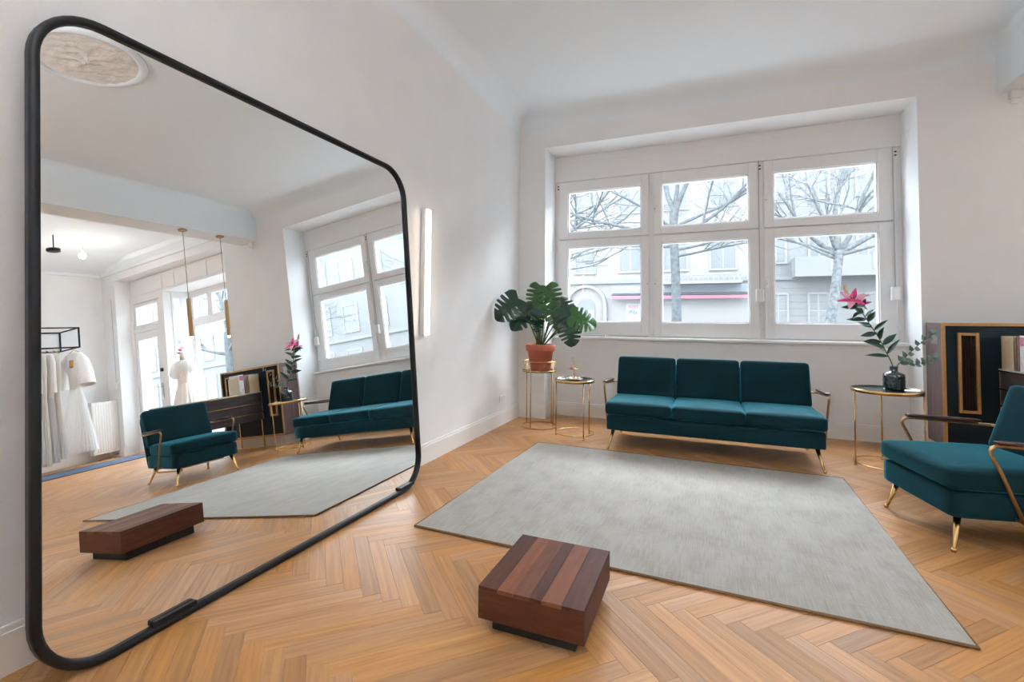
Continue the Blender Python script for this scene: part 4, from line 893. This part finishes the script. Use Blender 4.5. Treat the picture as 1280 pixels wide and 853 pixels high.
MB().box(.35, 3.75, FY - .9, FY, 2.98, 3.06).box(.35, 3.75, FY - .9, FY - .82, 3.36, 3.43).box(.35, 3.75, FY - .9, FY - .80, 3.06, 3.10).build('balcony', M_fw, t, o_)
bal = MB().lathe([(.04, 0), (.04, .03), (.025, .05), (.045, .13), (.02, .22), (.04, .26)], n=8).mesh('baluster'); bal.materials.append(M_fw)
for k in range(16): link('baluster', bal, t, (.45 + .213 * k + ox, FY - .86 + oy, 3.10 + oz))
t, o_, lx = house('siding_house', 'pale boarded house with cross-bar windows and a long balcony across the street', 4.2, 15.0, M_f3)
for x in (5.22, 6.74, 8.78, 10.9, 13.0): fwindow(t, lx(x), .35 - GZ, 2.46 - GZ, .68)
for z0, z1 in ((3.95, 5.45), (6.7, 8.3), (9.2, 10.6)):
    for x in (5.15, 6.80, 8.55, 10.6, 12.8): fwindow(t, lx(x), z0 - GZ, z1 - GZ, .72)
bd = MB()
for k in range(11): bd.box(4.25, 14.95, FY - .018, FY, GZ + .05 + .3 * k, GZ + .33 + .3 * k)
bd.build('siding_boards', M_f3, t, o_)
MB().box(5.75, 11.0, FY - .95, FY, 3.18, 3.42).box(5.75, 11.0, FY - .95, FY - .88, 3.42, 4.02).box(5.75, 5.82, FY - .88, FY, 3.42, 4.02).box(10.93, 11.0, FY - .88, FY, 3.42, 4.02).build('balcony', M_ftr, t, o_)
for x in (7.0, 8.45, 9.7): MB().box(x, x + .10, FY - .97, FY - .87, 3.42, 4.06).build('balcony_post', M_fsh, t, o_)
t, o_, lx = house('long_tenement', 'long plain grey tenement further down the street', 15.0, 52, M_f4)
for z0, z1 in ((.7, 2.5), (3.75, 5.35), (6.7, 8.3), (9.2, 10.6)):
    for k in range(16): fwindow(t, lx(16.4 + 2.25 * k), z0 - GZ, z1 - GZ, 1.1)

M_bark = mat('bark', (0.100, 0.110, 0.116), .95, var=.4, scale=9, bump=.6, bscale=25); M_bark2 = mat('pale_bark', (0.150, 0.160, 0.164), .95, var=.5, scale=10, bump=.5, bscale=25)
def tree(label, base, trunk, limbs, m, seed, twig=5):
    R = random.Random(seed); t = thing('street_tree', label, 'tree', base)
    P = [Vector(p) for p, r in trunk]; rr = [r for p, r in trunk]
    pts = [spline(P, k / 14) for k in range(15)]; rad = [rr[min(int(k / 14 * (len(rr) - 1)), len(rr) - 2)] * (1 - (k / 14 * (len(rr) - 1)) % 1) + rr[min(int(k / 14 * (len(rr) - 1)) + 1, len(rr) - 1)] * ((k / 14 * (len(rr) - 1)) % 1) for k in range(14)] + [rr[-1]]
    MB().tube(pts, rad, 14).build('trunk', m, t)
    def grow(mb, p, d, L, r, depth):
        n = 6; q = [p]; dd = d.normalized()
        for i in range(n):
            dd = (dd + Vector((R.uniform(-1, 1), R.uniform(-1, 1), R.uniform(-.6, .9))) * .16).normalized(); q.append(q[-1] + dd * (L / n))
        mb.tube(q, [r * (1 - .55 * i / n) for i in range(n + 1)], 7 if r > .02 else 4, cap=False)
        if depth <= 0: return
        for k in range(R.randint(3, 4)):
            i = R.randint(2, n); dv = (dd + Vector((R.uniform(-1, 1), R.uniform(-1, 1), R.uniform(-.75, .75))) * .95).normalized()
            grow(mb, q[i], dv, L * R.uniform(.5, .75), r * (1 - .55 * i / n) * .68, depth - 1)
    for (p, d, L, r) in limbs:
        mb = MB(); grow(mb, Vector(p), Vector(d), L, r, twig); mb.build('limb', m, t)
    return t
tree('slim dark street tree seen through the middle window panes', (1.45, 9, GZ), [((0, 0, 0), .17), ((.02, 0, 1.6), .14), ((-.02, 0, 3.4), .125), ((-.06, 0, 4.3), .115), ((-.02, 0, 5.0), .14)],
     [((-.04, 0, 4.9), (-.5, .2, 1), 2.6, .085), ((0, 0, 4.95), (.05, .3, 1), 2.6, .08), ((.02, 0, 4.9), (.55, -.1, 1), 2.8, .085), ((-.06, 0, 4.0), (1, -.2, .35), 2.8, .06), ((-.08, 0, 4.1), (-1, -.3, .25), 3.2, .07), ((-.02, 0, 3.5), (1, -.3, .05), 2.6, .04), ((-.02, 0, 3.7), (1, .4, .1), 2.8, .045), ((-.05, 0, 3.8), (-1, .2, .05), 2.8, .045), ((-.05, 0, 4.3), (-.8, -.8, .5), 2.6, .055), ((0, 0, 4.4), (.8, .6, .4), 2.6, .055)], M_bark, 5)
tree('leaning pale-barked street tree with a wide fork seen behind the lily', (5.70, 11, GZ), [((-.08, 0, 0), .19), ((.02, 0, 1.3), .15), ((.15, 0, 2.3), .125), ((.26, 0, 3.3), .115), ((.28, 0, 3.75), .15)],
     [((.26, 0, 3.6), (-.85, .1, .75), 2.6, .095), ((.30, 0, 3.65), (.95, 0, .65), 2.8, .10), ((.28, 0, 3.7), (.1, .2, 1), 2.8, .09), ((.30, 0, 3.7), (.5, -.3, 1), 2.6, .085), ((.24, 0, 3.7), (-.4, .3, 1), 2.4, .07), ((.2, 0, 3.5), (-1, -.3, .5), 2.8, .05), ((.26, 0, 3.6), (-1, -.2, .25), 3.0, .05), ((.3, 0, 3.6), (1, -.4, .3), 3.0, .06), ((.26, 0, 3.7), (-.5, -.8, .8), 2.6, .06)], M_bark2, 9)
tree('thick street tree seen through the display window', (17.9, 9, GZ), [((0, 0, 0), .26), ((0, 0, 1.8), .22), ((-.05, 0, 3.2), .20), ((-.1, 0, 4.0), .21)],
     [((-.1, 0, 3.8), (-1, .1, .5), 3.4, .12), ((-.1, 0, 3.9), (.6, .2, 1), 3.0, .12), ((-.1, 0, 3.9), (-.3, -.2, 1), 3.0, .11), ((-.05, 0, 3.2), (-.9, -.5, .25), 3.2, .08), ((0, 0, 3.0), (1, -.3, .4), 3.0, .08), ((-.05, 0, 2.8), (-1, .3, .1), 2.6, .05), ((-.05, 0, 3.0), (-1, .6, .3), 3.0, .07), ((-.05, 0, 3.4), (-.8, .9, .4), 3.2, .08), ((-.05, 0, 2.6), (-.9, .8, -.05), 2.6, .05)], M_bark, 14)
tree('bare street tree whose twigs reach across the window beside the monstera', (-2.9, 10.5, GZ), [((0, 0, 0), .18), ((0, 0, 2.0), .15), ((.05, 0, 3.6), .14), ((.1, 0, 4.4), .14)],
     [((.1, 0, 4.3), (1, -.2, .5), 3.2, .08), ((.1, 0, 4.3), (.2, .2, 1), 2.8, .08), ((.1, 0, 4.2), (-.8, .1, .7), 2.8, .08), ((.05, 0, 3.7), (1, -.4, .15), 3.0, .05), ((.05, 0, 3.4), (.9, .5, 0), 2.4, .04), ((.08, 0, 4.0), (1, 0, .25), 3.4, .06), ((.08, 0, 4.2), (.9, -.5, .6), 3.2, .06)], M_bark2, 21)
